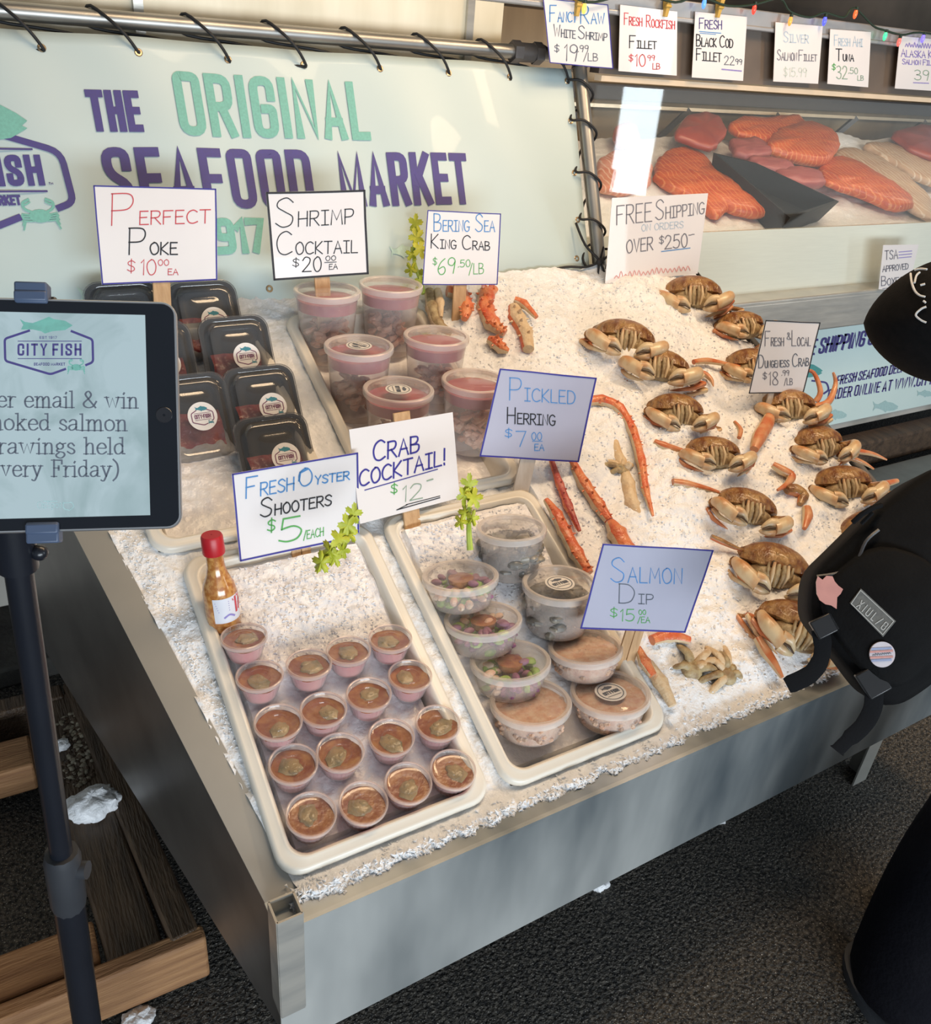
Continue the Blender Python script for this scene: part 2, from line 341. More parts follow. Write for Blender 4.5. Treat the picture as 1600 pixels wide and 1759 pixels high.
def fishmark(mb, c, s, mp, mi, y=-1, flip=1):
    pts = [(-1, .42), (-.8, .2), (-.55, .16), (-.2, .34), (0, .46), (.15, .34), (.55, .28), (.85, .1), (1, -.02), (.9, -.1), (.98, -.14), (.7, -.3), (.3, -.36), (.1, -.34), (0, -.48), (-.15, -.32), (-.5, -.18), (-.78, -.14), (-1, -.36), (-.88, .02)]
    mb.poly([mp(c[0] + flip * px * s, c[1] + y * py * s) for px, py in pts], mi)
def crabmark(mb, c, s, mp, mi, y=-1):
    f = lambda px, py: (c[0] + px * s, c[1] + y * py * s)
    body = [(.62 * math.cos(a), .4 * math.sin(a)) for a in [2 * math.pi * i / 16 for i in range(16)]]
    mb.poly([mp(*f(*p)) for p in body], mi)
    for sg in (-1, 1):
        for k, a in enumerate((-.75, -.45, -.15, .1)):
            ribbon(mb, [Vector(f(*p)) for p in ((sg * .4, a * .4), (sg * (.85 + .04 * k), a * .5 + .1), (sg * (1.05), a * .9 - .12))], s * .09, mp, mi)
        ribbon(mb, [Vector(f(*p)) for p in smoothpts([(sg * .45, .25), (sg * .8, .45), (sg * .85, .8), (sg * .5, 1.0)], 4)], s * .15, mp, mi)
        ribbon(mb, [Vector(f(*p)) for p in smoothpts([(sg * .82, .7), (sg * .66, .72), (sg * .45, .85)], 4)], s * .1, mp, mi)
def squiggle(mb, a, b, h, mp, mi, w, n=18, sd=1):
    rnd = random.Random(sd); a, b = Vector(a), Vector(b)
    P = [a + (b - a) * (i / n) + Vector((0, -h * (rnd.random() * .7 + .3) if i % 2 else 0)) for i in range(n + 1)]
    ribbon(mb, smoothpts(P, 3), w, mp, mi)

# ================================================================== SETTING
asphalt = mat('asphalt', (.02, .0195, .019), .8, c2=(.18, .158, .13), sc_=110, bump=1, bsc=150, spec=.4, ramp=(.4, .75))
def asph_sparkle():
    nt = asphalt.node_tree; N = nt.nodes; L = nt.links; b = N['Principled BSDF']
    v = N.new('ShaderNodeTexNoise'); v.inputs['Scale'].default_value = 300; v.inputs['Detail'].default_value = 1
    tc = [n for n in N if n.type == 'TEX_COORD'][0]; L.new(tc.outputs['Object'], v.inputs['Vector'])
    rp = N.new('ShaderNodeValToRGB'); rp.color_ramp.elements[0].position = .64; rp.color_ramp.elements[1].position = .72
    L.new(v.outputs['Fac'], rp.inputs[0])
    mx = N.new('ShaderNodeMix'); mx.data_type = 'RGBA'; mx.inputs[7].default_value = (.5, .46, .4, 1)
    old = b.inputs['Base Color'].links[0].from_socket; L.new(rp.outputs[0], mx.inputs[0]); L.new(old, mx.inputs[6]); L.new(mx.outputs[2], b.inputs['Base Color'])
asph_sparkle()
m = MB(); m.box((1.2, 0, -.05), (9, 7, .1)); struct(m.build('floor', asphalt))
m = MB(); m.box((1.5, 1.2, 3.05), (8, 4.2, .1)); struct(m.build('added_ceiling', mat('added_ceiling_paint', (.16, .15, .14), .8)))  # unseen roof added to block overhead sky, so daylight enters from the street side
m = MB(); m.box((1.5, 2.75, 1.5), (8, .1, 3)); struct(m.build('wall_back', mat('back_wall_paint', (.22, .17, .13), .7, c2=(.1, .08, .06), sc_=2)))
concrete = mat('concrete', (.16, .155, .14), .85, c2=(.09, .085, .08), sc_=9, bump=.3)
m = MB(); m.box((.2, 1.40, .03), (5, .30, .06)); o = m.build('trim_1', concrete, bevel=.008); struct(o)

steel = mat('stainless_steel', (.66, .63, .57), .34, .6, c2=(.5, .49, .46), sc_=6, stretch=(1, 1, 6), bump=.06, bsc=12)
steel_wall = mat('steel_wall', (.92, .86, .70), .45, .12, c2=(.70, .64, .48), sc_=2.5, stretch=(3, 1, .6), bump=.05, bsc=5)
steel_dark = mat('dull_steel', (.30, .285, .27), .42, .85, c2=(.2, .19, .18), sc_=5)
galv = mat('galvanised_sheet', (.78, .80, .78), .38, .6, c2=(.16, .19, .21), sc_=2.6, bump=.05, bsc=6, stretch=(1.5, 1, .45), det=4, ramp=(.34, .66))  # pale and dark streaks paint reflections of the bright outdoors into the colour
frost = clear('frosted_pane', (.84, .88, .78), .8, .3)
m = MB(); m.box((-.45, 1.42, 1.6), (3.1, .04, 1.3)); o = m.build('wall_left_rear', steel_wall); struct(o)
m = MB()
for k in range(4): m.box((-1.4 + .8 * k, 1.396, 1.6), (.02, .012, 1.3))
struct(m.build('trim_2', steel))

# ================================================================== FISH CASE
case = thing('fish_display_case', 'long glass fronted fish case with a steel ledge, behind the ice table', 'display case', Vector((1.6, CY, 0)))
m = MB(); m.box((1.35, CY + .05, .52), (5.7, .04, .58)); m.build('skirt', mat('skirt_steel', (.60, .57, .52), .45, .25, c2=(.42, .40, .36), sc_=3, stretch=(2, 1, .4)), case, bevel=.004)
m = MB(); m.box((2.7575, CY - .015, .845), (2.885, .15, .05)); m.box((2.7575, CY - .085, .80), (2.885, .012, .12)); m.build('ledge', steel, case, bevel=.006)
m = MB(); m.box((2.7575, CY, .975), (2.885, .012, .21)); m.build('lower_pane', frost, case)
m = MB(); m.box((2.7575, CY, 1.275), (2.885, .008, .39)); m.build('front_glass', clear('case_glass', (.9, .96, .96), .02, .02, 1.35), case)
m = MB(); m.box((2.7575, CY, 1.487), (2.885, .03, .013)); m.build('lit_trim', mat('lit_trim', (.55, .43, .30), .4, emit=(1, .80, .58), es=.22), case)
m = MB(); m.box((2.7575, CY + .02, 1.565), (2.885, .04, .135)); m.build('header_board', mat('header_brown', (.15, .115, .09), .45, c2=(.11, .085, .068), sc_=5), case)
m = MB(); m.box((2.2, CY - .005, 1.655), (4.4, .03, .05)); m.box((2.2, CY - .022, 1.636), (4.4, .006, .012)); m.build('price_rail', mat('rail_alu', (.42, .41, .41), .4, .5), case, bevel=.003)
m = MB(); m.box((2.6, 2.12, 1.3), (3.2, .03, .7)); m.build('inner_back', mat('inner_back', (.36, .29, .2), .5, c2=(.24, .19, .13), sc_=2.5, stretch=(3, 1, .5)), case)
m = MB()
m.box((2.6, 2.05, 1.415), (3.2, .1, .05), 0); m.box((2.6, 1.98, 1.37), (3.2, .012, .012), 1)
for k in range(6): m.bar((1.35 + k * .5, 1.98, 1.37), (1.22 + k * .5, 2.06, 1.2), .03, .02, mi=0)
m.build('inner_shelf', [mat('inner_dark', (.035, .035, .04), .4), mat('shelf_edge', (.7, .6, .45), .3, .6)], case)
m = MB(); m.box((2.6, 1.67, .93), (3.2, .80, .04)); m.box((1.005, 1.705, 1.2), (.01, .77, .56)); m.build('well', mat('well_steel', (.45, .44, .4), .4, .6), case)
IC0 = Vector((0, 1.27, 1.045)); ICN = Vector((0, -math.sin(R(20)), math.cos(R(20)))); ICV = Vector((0, math.cos(R(20)), math.sin(R(20))))
def ci(px, py, h=0): return hit(px, py, IC0 + ICN * h, ICN)
ice = mat('crushed_ice', (.86, .87, .89), .4, c2=(.76, .78, .81), sc_=60, bump=.35, bsc=150, spec=.45, det=6, ramp=(.35, .75), sss=.35)
ice_tray = mat('tray_ice', (.84, .84, .86), .3, c2=(.72, .71, .74), sc_=35, bump=.3, bsc=100, spec=.5, sss=.3)
def nz(u, v, s, sd=0): return noise.noise(Vector((u * s + sd, v * s - sd, sd * 1.7)))
m = MB()
def f(a, b):
    x = 1.02 + a * 3.1; v = b * .67
    h = .012 * nz(x, v, 7) + .006 * nz(x, v, 40, 3) + (.07 * max(0, v - .45) * 2 if x > 2.6 else 0) + .03 * nz(x, v, 3, 9) * b
    return IC0 + VX * x + ICV * v + ICN * h
m.grid(f, 170, 70); o = m.build('crushed_ice', ice, smooth=180); tag(o, 'bed of warm lit crushed ice inside the glass fish case', 'ice', kind='stuff')

# ================================================================== ICE TABLE
UR = 1.66
def uL(v): return -.03 - .172 * max(v, -.06)             # outer left edge runs outwards to the back
table = thing('ice_table', 'sloping galvanised metal ice table on legs, full of ice and trays', 'display table', Vector((.7, .4, 0)))
F = -.06; ZT = .535
m = MB(); m.hexa([Vector((-.03, F, .262)), Vector((UR, F, .315)), Vector((UR, F + .004, .315)), Vector((-.03, F + .004, .262))],
                 [Vector((-.03, F, ZT)), Vector((UR, F, ZT + .012)), Vector((UR, F + .004, ZT + .012)), Vector((-.03, F + .004, ZT))])
m.hexa([Vector((-.03, F, ZT)), Vector((UR, F, ZT + .012)), Vector((UR, F + .05, ZT + .010)), Vector((-.03, F + .05, ZT - .002))],
       [Vector((-.03, F, ZT + .003)), Vector((UR, F, ZT + .015)), Vector((UR, F + .05, ZT + .013)), Vector((-.03, F + .05, ZT + .001))])
m.hexa([Vector((-.03, F - .004, ZT - .002)), Vector((UR, F - .004, ZT + .010)), Vector((UR, F + .003, ZT + .010)), Vector((-.03, F + .003, ZT - .002))],
       [Vector((-.03, F - .004, ZT + .006)), Vector((UR, F - .004, ZT + .018)), Vector((UR, F + .003, ZT + .018)), Vector((-.03, F + .003, ZT + .006))])
m.build('front_panel', galv, table)
def EL(v, h=0, du=0): return W(uL(v) + du, v, h)
m = MB()
for k in range(8):
    v0, v1 = -.045 + k * .155, -.045 + (k + 1) * .155
    m.hexa([EL(v0, -.022, 0), EL(v0, -.014, .048), EL(v1, -.014, .048), EL(v1, -.022, 0)], [EL(v0, -.019, 0), EL(v0, -.011, .048), EL(v1, -.011, .048), EL(v1, -.019, 0)])
m.build('side_lip', mat('lip_steel', (.50, .485, .45), .5, .7, c2=(.42, .41, .38), sc_=4), table)
m = MB(); a = EL(-.045, -.022); b = EL(1.195, -.022)
def dn(p, z): return Vector((p.x, p.y, z))
t_ = Vector((.003, 0, 0))
m.hexa([dn(a, .262), dn(b, .27), dn(b, .27) + t_, dn(a, .262) + t_], [a, b, b + t_, a + t_]); m.build('side_panel', steel_dark, table)
m = MB(); a = W(UR, -.05, -.03); b = W(UR, 1.195, -.03)
m.hexa([dn(a, .3), dn(b, .3), dn(b, .3) + t_, dn(a, .3) + t_], [a, b, b + t_, a + t_]); m.build('end_panel', steel_dark, table)
m = MB(); m.hexa([dn(W(-.2, 1.2), .28), dn(W(UR, 1.2), .28), dn(W(UR, 1.2), .28) + VV * .004, dn(W(-.2, 1.2), .28) + VV * .004], [W(-.23, 1.2, -.02), W(UR, 1.2, -.02), W(UR, 1.205, -.02), W(-.23, 1.205, -.02)]); m.build('rear_panel', steel_dark, table)
m = MB(); m.hexa([W(-.02, -.03, -.10), W(UR, -.03, -.10), W(UR, 1.19, -.10), W(-.2, 1.19, -.10)], [W(-.02, -.03, -.095), W(UR, -.03, -.095), W(UR, 1.19, -.095), W(-.2, 1.19, -.095)]); m.build('bed', steel_dark, table)
# open square tube at the front left corner
m = MB(); q = .034; c0 = Vector((-.0135, F + .012, 0))
for (dx, dy, sx, sy) in ((0, -q / 2, q, .003), (0, q / 2, q, .003), (-q / 2, 0, .003, q), (q / 2, 0, .003, q)):
    m.box(c0 + Vector((dx, dy, .46)), (sx, sy, .21))
m.build('corner_post', steel, table)
for (x, y, zt) in ((1.50, .03, .5), (.05, .95, .8), (1.45, .95, .8), (-.1, 1.0, .8)):
    m = MB(); m.box((x, y, zt / 2), (.05, .004, zt)); m.box((x + .025, y + .025, zt / 2), (.004, .05, zt)); m.build('leg', mat('leg_steel', (.55, .54, .5), .4, .8), table)

# the ice on the table
def icevedge(u): return -.047 + .012 * nz(u, 0, 22) + .007 * nz(u, 1, 60)
HEAPS = [uvh(on(px, py + 4, .024))[:2] for px, py in ((1190, 500), (1072, 578), (1272, 556), (1130, 628), (1292, 622), (1162, 702), (1352, 694), (1222, 776), (1404, 756), (1448, 826), (1282, 868), (1490, 905), (1330, 968), (1368, 1072))]   # ice packed against each crab
def ice_h(u, v):
    h = .006 * nz(u, v, 14) + .0045 * nz(u, v, 55, 5) + .003 * nz(u, v, 130, 2)
    if u > .70:
        k = min(1, (u - .70) / .12); h += k * (.022 * nz(u, v, 5, 11) + .012 * nz(u, v, 11, 4) + .012)
        for hu, hv in HEAPS:
            d2 = (u - hu) ** 2 / .0048 + (v - hv + .060) ** 2 / .0015
            if d2 < 6: h += .024 * math.exp(-d2)
        if v > .85: h += k * (v - .85) * .02
        if u > 1.5: h -= (u - 1.5) * .35
    else: h -= .012
    inside = any(u0 + .012 < u < u0 + .335 - .012 and v0 + .012 < v < v0 + .54 - .012 for u0, v0 in TRAYS)
    if inside: h = -.078
    if v < (.012 if u < .70 else .075) and not inside:
        e = max(0, min(1, (v - icevedge(u)) / .014)); q = max(0, min(1, (-v - .002) / .022)); hf = -.011 + q * (.018 * (.45 + .55 * e)) + (.3 + .7 * q) * (.006 * nz(u, v, 55, 5) + .004 * nz(u, v, 130, 2))
        w_ = 1 if u < .70 else max(0, min(1, (.075 - v) / .085)); w_ = w_ * w_ * (3 - 2 * w_)
        if u >= .70: hf += .010 * (1 - q)
        h = h * (1 - w_) + hf * w_
    return h
TRAYS = [(0, 0), (.362, 0), (-.035, .562), (.362, .562)]
m = MB(); NU, NV = 330, 210
def f(a, b):
    v0 = None
    u = uL(1.19 * b) + .050 + (UR - .01 - uL(1.19 * b) - .050) * a
    ve = icevedge(u); v = ve + (1.185 - ve) * b
    return W(u, v, ice_h(u, v))
m.grid(f, NU, NV)
rnd = random.Random(3)
def flake(p, s):
    c = (VN + Vector((rnd.gauss(0, .22), rnd.gauss(0, .22), 0))).normalized(); t = rnd.uniform(0, 6.28); x = c.orthogonal().normalized(); y = c.cross(x); a = x * math.cos(t) + y * math.sin(t); b = c.cross(a)
    k = [p + a * s * rnd.uniform(.6, 1.3), p - a * s * .8 + b * s * rnd.uniform(.5, 1), p - a * s * .8 - b * s * .6, p + c * s * .45]
    m.add(k, [(0, 1, 3), (1, 2, 3), (2, 0, 3)])
for _ in range(5000):
    u = rnd.uniform(.73, 1.62); v = rnd.uniform(-.03, 1.15); flake(W(u, v, ice_h(u, v) + .002), rnd.uniform(.0015, .004))
for _ in range(5200):
    u = rnd.uniform(0.0, 1.6); ve = icevedge(u); v = min(-.006, ve + abs(rnd.gauss(0, .014)) - .002); flake(W(u, v, ice_h(u, max(v, ve)) + .001), rnd.uniform(.002, .0055))
for _ in range(1200):
    v = rnd.uniform(-.02, 1.1); u = uL(v) + .056 + abs(rnd.gauss(0, .02)); flake(W(u, v, ice_h(u, v) + .001), rnd.uniform(.0015, .0035))
o = m.build('crushed_ice', ice, smooth=60, weld=False, fix=False); tag(o, 'crushed ice covering the sloping metal table around the trays', 'ice', kind='stuff')

# ================================================================== TRAYS
plastic = mat('tray_plastic', (.80, .76, .68), .32, c2=(.72, .68, .60), sc_=5, sss=.0, spec=.5)
def rrect(x0, y0, x1, y1, r, n=6):
    out = []
    for cx, cy, a0 in ((x1 - r, y1 - r, 0), (x0 + r, y1 - r, 90), (x0 + r, y0 + r, 180), (x1 - r, y0 + r, 270)):
        for k in range(n + 1): a = R(a0 + 90 * k / n); out.append((cx + r * math.cos(a), cy + r * math.sin(a)))
    return out
def tray(u0, v0, label, name='food_tray', Wd=.335, Ln=.54, dep=.062):
    m = MB(); prof = [(.003, -.014), (0, -.004), (.002, .003), (.006, .005), (.013, .002), (.016, .005), (.020, .004), (.023, -.004), (.027, -.030), (.033, -dep + .01), (.044, -dep)]
    rings = []
    for off, h in prof:
        rr = rrect(u0 + off, v0 + off, u0 + Wd - off, v0 + Ln - off, max(.012, .034 - off * .3)); rings.append([W(a, b, h) for a, b in rr])
    n = len(rings[0]); vs_ = [p for r_ in rings for p in r_]; fs = []
    for k in range(len(rings) - 1):
        for i in range(n): j = (i + 1) % n; fs.append((k * n + i, k * n + j, (k + 1) * n + j, (k + 1) * n + i))
    fs.append(tuple(range((len(rings) - 1) * n, len(rings) * n)))
    m.add(vs_, fs); o = m.build(name, plastic, smooth=70)
    md = o.modifiers.new('wall', 'SOLIDIFY'); md.thickness = .0022; md.offset = 0
    return tag(o, label, 'tray', 'white plastic trays set in the ice')
tray(0, 0, 'white plastic tray of oyster shooter cups, at the front corner of the table')
tray(.362, 0, 'white plastic tray of salmon dip and pickled herring, front centre')
tray(-.035, .562, 'white plastic tray holding the black poke boxes, behind the tablet')
tray(.362, .562, 'white plastic tray holding the tall shrimp cocktail tubs')
def t1h(u, v): return -.022 + .020 * max(0, min(1, (v - .20) / .22)) + .003 * nz(u, v, 30) + .002 * nz(u, v, 90)
def t2h(u, v): return -.038 + .045 * max(0, min(1, (v - .27) / .2)) + .004 * nz(u, v, 25) + .002 * nz(u, v, 80)
def t3h(u, v): return -.030 + .006 * nz(u, v, 14) + .003 * nz(u, v, 60)
def t4h(u, v): return -.046 + .004 * nz(u, v, 25)
for (u0, v0), hf, lb in zip(TRAYS, (t1h, t2h, t3h, t4h), ('ice in the tray under the oyster shooter cups', 'ice in the tray under the dip and herring tubs', 'ice in the tray between the black poke boxes', 'ice in the tray under the shrimp cocktail tubs')):
    m = MB()
    def f(a, b):
        u = u0 + .026 + a * (.335 - .052); v = v0 + .026 + b * (.54 - .052); e = min(a, 1 - a, b, 1 - b); return W(u, v, hf(u, v) - (.012 if e < .02 else 0))
    m.grid(f, 70, 110)
    if hf in (t1h, t2h):
        for _ in range(700):
            u = u0 + rnd.uniform(.04, .295); v = v0 + rnd.uniform(.3, .5); flake(W(u, v, hf(u, v) + .001), rnd.uniform(.0015, .004))
    o = m.build('crushed_ice', ice_tray, smooth=60, weld=False, fix=False); tag(o, lb, 'ice', kind='stuff')

# ================================================================== OYSTER SHOOTER CUPS
cupclear = clear('cup_plastic', (.92, .86, .86), .16, .16, 1.45)
lidclear = clear('lid_plastic', (.95, .93, .92), .05, .1, 1.4)
cuprim = clear('cup_rim', (.86, .70, .64), .34, .2, 1.5)
tubclear = clear('tub_plastic', (.86, .78, .74), .22, .2, 1.45)
rimwhite = clear('tub_rim', (.86, .78, .72), .42, .3, 1.45)
sauce = mat('cocktail_sauce', (.24, .045, .018), .3, c2=(.44, .19, .06), sc_=55, bump=.2)
pinksauce = mat('pink_sauce', (.58, .14, .15), .4, c2=(.62, .22, .20), sc_=40)
oyster = mat('oyster_meat', (.42, .30, .15), .25, c2=(.20, .17, .09), sc_=45, bump=.3)
def dir_tilt(deg): return Vector((0, -math.sin(R(deg)), math.cos(R(deg))))   # + leans towards the street side
def cup_parts(root, sd):
    rd = random.Random(sd)
    m = MB(); wob = lambda i, k: 1 + (.012 * (1 if i % 2 else -1) if k in (2, 3) else 0)
    m.lathe([(.001, .0005), (.0245, .0005), (.0265, .004), (.0345, .034), (.036, .036), (.0355, .0395)], 56, 0, wob=wob); m.build('cup_body', cupclear, root, world=False)
    m = MB(); m.lathe([(.001, .0015), (.0235, .0015), (.0258, .005), (.031, .0245), (.0335, .031)], 36, 0)
    n0 = 30 if sd % 3 else 33
    m.lathe([(.0335, .031), (.030, .0315), (.022, .030), (.012, .0305), (.001, .031)], 36, 1, wob=lambda i, k: 1 + .05 * math.sin(i * .8 + sd))
    m.build('sauce', [pinksauce, sauce], root, world=False)
    m = MB(); m.ball((rd.uniform(-.007, .007), rd.uniform(-.007, .007), .0305), (.0185 + rd.uniform(-.003, .004), .015 + rd.uniform(-.002, .003), .0055), n=18, k=8, f=lambda p: 1 + .18 * math.sin(p.x * 6 + sd) * math.cos(p.y * 5))
    m.ball((rd.uniform(-.01, .01), rd.uniform(-.01, .01), .033), (.008, .006, .004)); m.build('oyster', oyster, root, world=False)
    m = MB(); m.lathe([(.0368, .035), (.0375, .0365), (.0372, .0412), (.0357, .0420), (.0338, .0412)], 48, 0); m.lathe([(.0338, .0412), (.0325, .0385), (.030, .0375), (.018, .0375), (.0172, .0392), (.0155, .0392), (.0148, .0378), (.001, .0378)], 48, 1); m.build('lid', [cuprim, lidclear], root, world=False)
CUPS = [(419, 1091), (446, 1158), (478, 1238), (504, 1310), (535, 1397), (531, 1138), (556, 1216), (585, 1290), (625, 1377), (599, 1115), (634, 1190), (673, 1264), (702, 1343), (671, 1094), (705, 1158), (753, 1240), (779, 1320)]
COLN = ['leftmost column', 'second column from the left', 'third column from the left', 'rightmost column']
ORD = {5: ['rearmost, just below the hot sauce bottle', 'second from the back', 'middle one', 'second from the front', 'frontmost'], 4: ['rearmost', 'second from the back', 'second from the front', 'frontmost']}
protos = []
ci_ = 0
for colno, cnt in enumerate((5, 4, 4, 4)):
    for k in range(cnt):
        px, py = CUPS[ci_]; p0 = on(px, py, .018); u, v, h = uvh(p0)
        tilt = max(-3, min(10, 10 - (v - .06) * 42)); ax = dir_tilt(tilt)
        hb = t1h(u, v) - .003; base = on(px, py, hb + .041 * ax.dot(VN)) - ax * .041
        M = frame(base, ax) @ Matrix.Rotation(ci_ * 1.9, 4, 'Z') @ Matrix.Scale(.97, 4)
        lb = 'oyster shooter cup, %s of the %s' % (ORD[cnt][k], COLN[colno])
        if len(protos) < 4:
            r_ = thing('sauce_cup', lb, 'cup', M, 'oyster shooter cups'); cup_parts(r_, len(protos)); protos.append(r_)
        else: dup(protos[(ci_ * 7) % 4], M, lb)
        ci_ += 1

# ================================================================== HOT SAUCE BOTTLE
p = onb(386, 1074, -.012); ax = Vector((-.035, .09, .99)).normalized()
bt = thing('hot_sauce_bottle', 'small red capped hot sauce bottle standing in the oyster tray', 'bottle', frame(p, ax, Vector((1, .35, 0))))
m = MB(); m.lathe([(.001, 0), (.024, 0), (.0265, .004), (.0265, .066), (.024, .079), (.0165, .096), (.0135, .112), (.0132, .135), (.001, .135)], 36)
m.build('glass_body', mat('hot_sauce', (.42, .15, .035), .18, c2=(.60, .30, .09), sc_=130, coat=.6, ramp=(.42, .58)), bt, world=False)
m = MB(); m.lathe([(.001, .133), (.0165, .133), (.0172, .136), (.0165, .162), (.015, .165), (.001, .165)], 40, wob=lambda i, k: 1 + (.012 if i % 2 and 0 < k < 4 else 0)); m.build('cap', mat('red_cap', (.50, .012, .02), .38), bt, world=False)
m = MB(); vs_ = []
for a in range(-60, 100, 8):
    for z in (.020, .064): vs_.append((.0269 * math.sin(R(a)), -.0269 * math.cos(R(a)), z))
n = len(vs_) // 2; m.add(vs_, [(2 * i, 2 * i + 2, 2 * i + 3, 2 * i + 1) for i in range(n - 1)])
lab = m.build('label', mat('label_paper', (.74, .74, .80), .5), bt, world=False)
m = MB(); mp = lambda a, z: Vector((.0273 * math.sin(a / .0265), -.0273 * math.cos(a / .0265), z))
letters(m, 'TA', (.006, .034), (.024, .040), .024, mp, 0, w=.0045, y=1, ratio=.7)
for k in range(5): ribbon(m, [Vector((-.024 + .001 * k, .057 - k * .004)), Vector((-.003, .058 - k * .004))], .0011, mp, 1)
ribbon(m, smoothpts([(-.012, .03), (-.004, .034), (.004, .029)], 4), .003, mp, 1)
m.build('lettering', [ink('red', INK['red']), ink('lav', INK['lav'])], lab, world=False)

# ================================================================== TALL TUBS
shrimp = mat('shrimp', (.72, .34, .22), .4, c2=(.74, .52, .42), sc_=35)
redsauce = mat('tub_red_sauce', (.36, .06, .09), .35, c2=(.42, .10, .11), sc_=30)
sticker = mat('sticker_paper', (.82, .79, .76), .55)
def deli_shell(root, rb, rt, hgt, lidr=None):
    m = MB(); m.lathe([(.001, .0), (rb - .004, 0), (rb, .004), (rt, hgt - .004), (rt + .001, hgt)], 48); m.build('tub_body', tubclear, root, world=False)
    lr = rt + .0045
    m = MB(); m.lathe([(lr - .001, hgt - .009), (lr, hgt - .006), (lr, hgt + .002), (lr - .002, hgt + .004), (rt - .003, hgt + .0035), (rt - .005, hgt + .0005)], 48, 0)
    m.lathe([(rt - .005, hgt + .0005), (rt - .012, hgt + .0002), (rt - .014, hgt + .0016), (.001, hgt + .0016)], 48, 1); m.build('lid', [rimwhite, lidclear], root, world=False)
def lidmark(root, r, z):
    m = MB(); m.lathe([(r, z), (r, z + .0005), (.001, z + .0005)], 40); s_ = m.build('sticker', sticker, root, world=False)
    mp = lambda a, b: Vector((a, b, z + .0009)); m = MB()
    ring = [Vector((.82 * r * math.cos(a), .82 * r * math.sin(a))) for a in [i * math.pi / 18 for i in range(36)]]
    ribbon(m, ring, r * .06, mp, 0, closed=True)
    fishmark(m, (0, r * .42), r * .42, mp, 0, y=1); letters(m, 'CITY FISH', (-r * .6, -.22 * r), (r * .6, -.22 * r), r * .34, mp, 0, BLOCK, w=r * .075, y=1)
    ribbon(m, [Vector((-.5 * r, -.42 * r)), Vector((.5 * r, -.42 * r))], r * .05, mp, 0)
    m.build('lettering', ink('slate', INK['slate']), s_, world=False)
SHR = [((562, 500), 122, .150, 'rear left, behind a wooden sign stick'), ((672, 490), 118, .150, 'rear right, beside the celery sprig'), ((617, 595), 128, .150, 'middle left'), ((750, 578), 120, .150, 'middle right'), ((685, 670), 138, .150, 'front left, above the crab cocktail sign'), ((817, 655), 130, .150, 'front right, half behind the pickled herring sign')]
shr0 = None
def lift(px, py, h, hgt, ax):                            # base point of an upright tub whose lid centre shows at this pixel
    return on(px, py, h + hgt * ax.dot(VN)) - ax * hgt
for k, ((px, py), w, hgt, lb) in enumerate(SHR):
    ax = dir_tilt(0); base = lift(px, py, -.052, hgt, ax); M = frame(base, ax) @ Matrix.Rotation(k * 1.1, 4, 'Z')
    lb = 'tall clear shrimp cocktail tub, ' + lb
    if shr0 is None:
        shr0 = thing('deli_tub', lb, 'tub', M, 'shrimp cocktail tubs'); deli_shell(shr0, .052, .066, hgt)
        m = MB(); m.lathe([(.001, .112), (.0615, .112), (.0635, .134), (.001, .134)], 40); m.build('red_sauce', redsauce, shr0, world=False)
        m = MB(); rd = random.Random(5)
        for q in range(46):
            a = rd.uniform(0, 6.28); z = rd.uniform(.014, .072); rr = (.040 if z < .03 else .044) * math.sqrt(rd.random()) ; c = Vector((rr * math.cos(a), rr * math.sin(a), z)); b = rd.uniform(0, 6.28)
            arc = [c + Vector((math.cos(b + t) * .010, math.sin(b + t) * .010 * rd.uniform(.6, 1), .004 * t)) for t in (0, .9, 1.8, 2.7, 3.6)]
            m.tube(arc, [.0062, .0072, .0068, .005, .0025], 7)
        m.build('shrimp_meat', shrimp, shr0, world=False)
    else:
        r_ = dup(shr0, M, lb)
for ob, z in ((bpy.data.objects['deli_tub.004'], .1518), (bpy.data.objects['deli_tub.002'], .1518)): lidmark(ob, .026, z)

# ================================================================== LOW TUBS OF THE FRONT CENTRE TRAY
leaf = mat('salad_green', (.22, .40, .07), .5, c2=(.42, .56, .16), sc_=70)
purple = mat('red_cabbage', (.24, .08, .17), .5, c2=(.34, .16, .25), sc_=60)
crabm = mat('crab_meat', (.74, .60, .46), .5, c2=(.72, .42, .30), sc_=60, bump=.3)
dipm = mat('salmon_dip', (.72, .52, .38), .6, c2=(.62, .34, .22), sc_=70, bump=.5, bsc=120)
dipdark = mat('smoked_flakes', (.36, .22, .16), .6, c2=(.55, .38, .28), sc_=70)
herr = mat('herring_grey', (.13, .12, .10), .35, c2=(.34, .31, .26), sc_=28)
def blobs(root, name, mats, n, rmax, z0, z1, s, sd, pick=None):
    rd = random.Random(sd); m = MB()
    for _ in range(n):
        a = rd.uniform(0, 6.28); z = rd.uniform(z0, z1); r_ = (rmax - s * .7 + (z - z0) * .12) * (rd.random() ** .35)
        k = pick(a, z, rd) if pick else rd.randrange(len(mats))
        m.ball((r_ * math.cos(a), r_ * math.sin(a), z), (s * rd.uniform(.7, 1.3), s * rd.uniform(.6, 1.2), s * rd.uniform(.4, .9)), k, n=7, k=5, rot=Matrix.Rotation(rd.uniform(0, 6), 3, 'Z'))
    return m.build(name, mats, root, world=False)
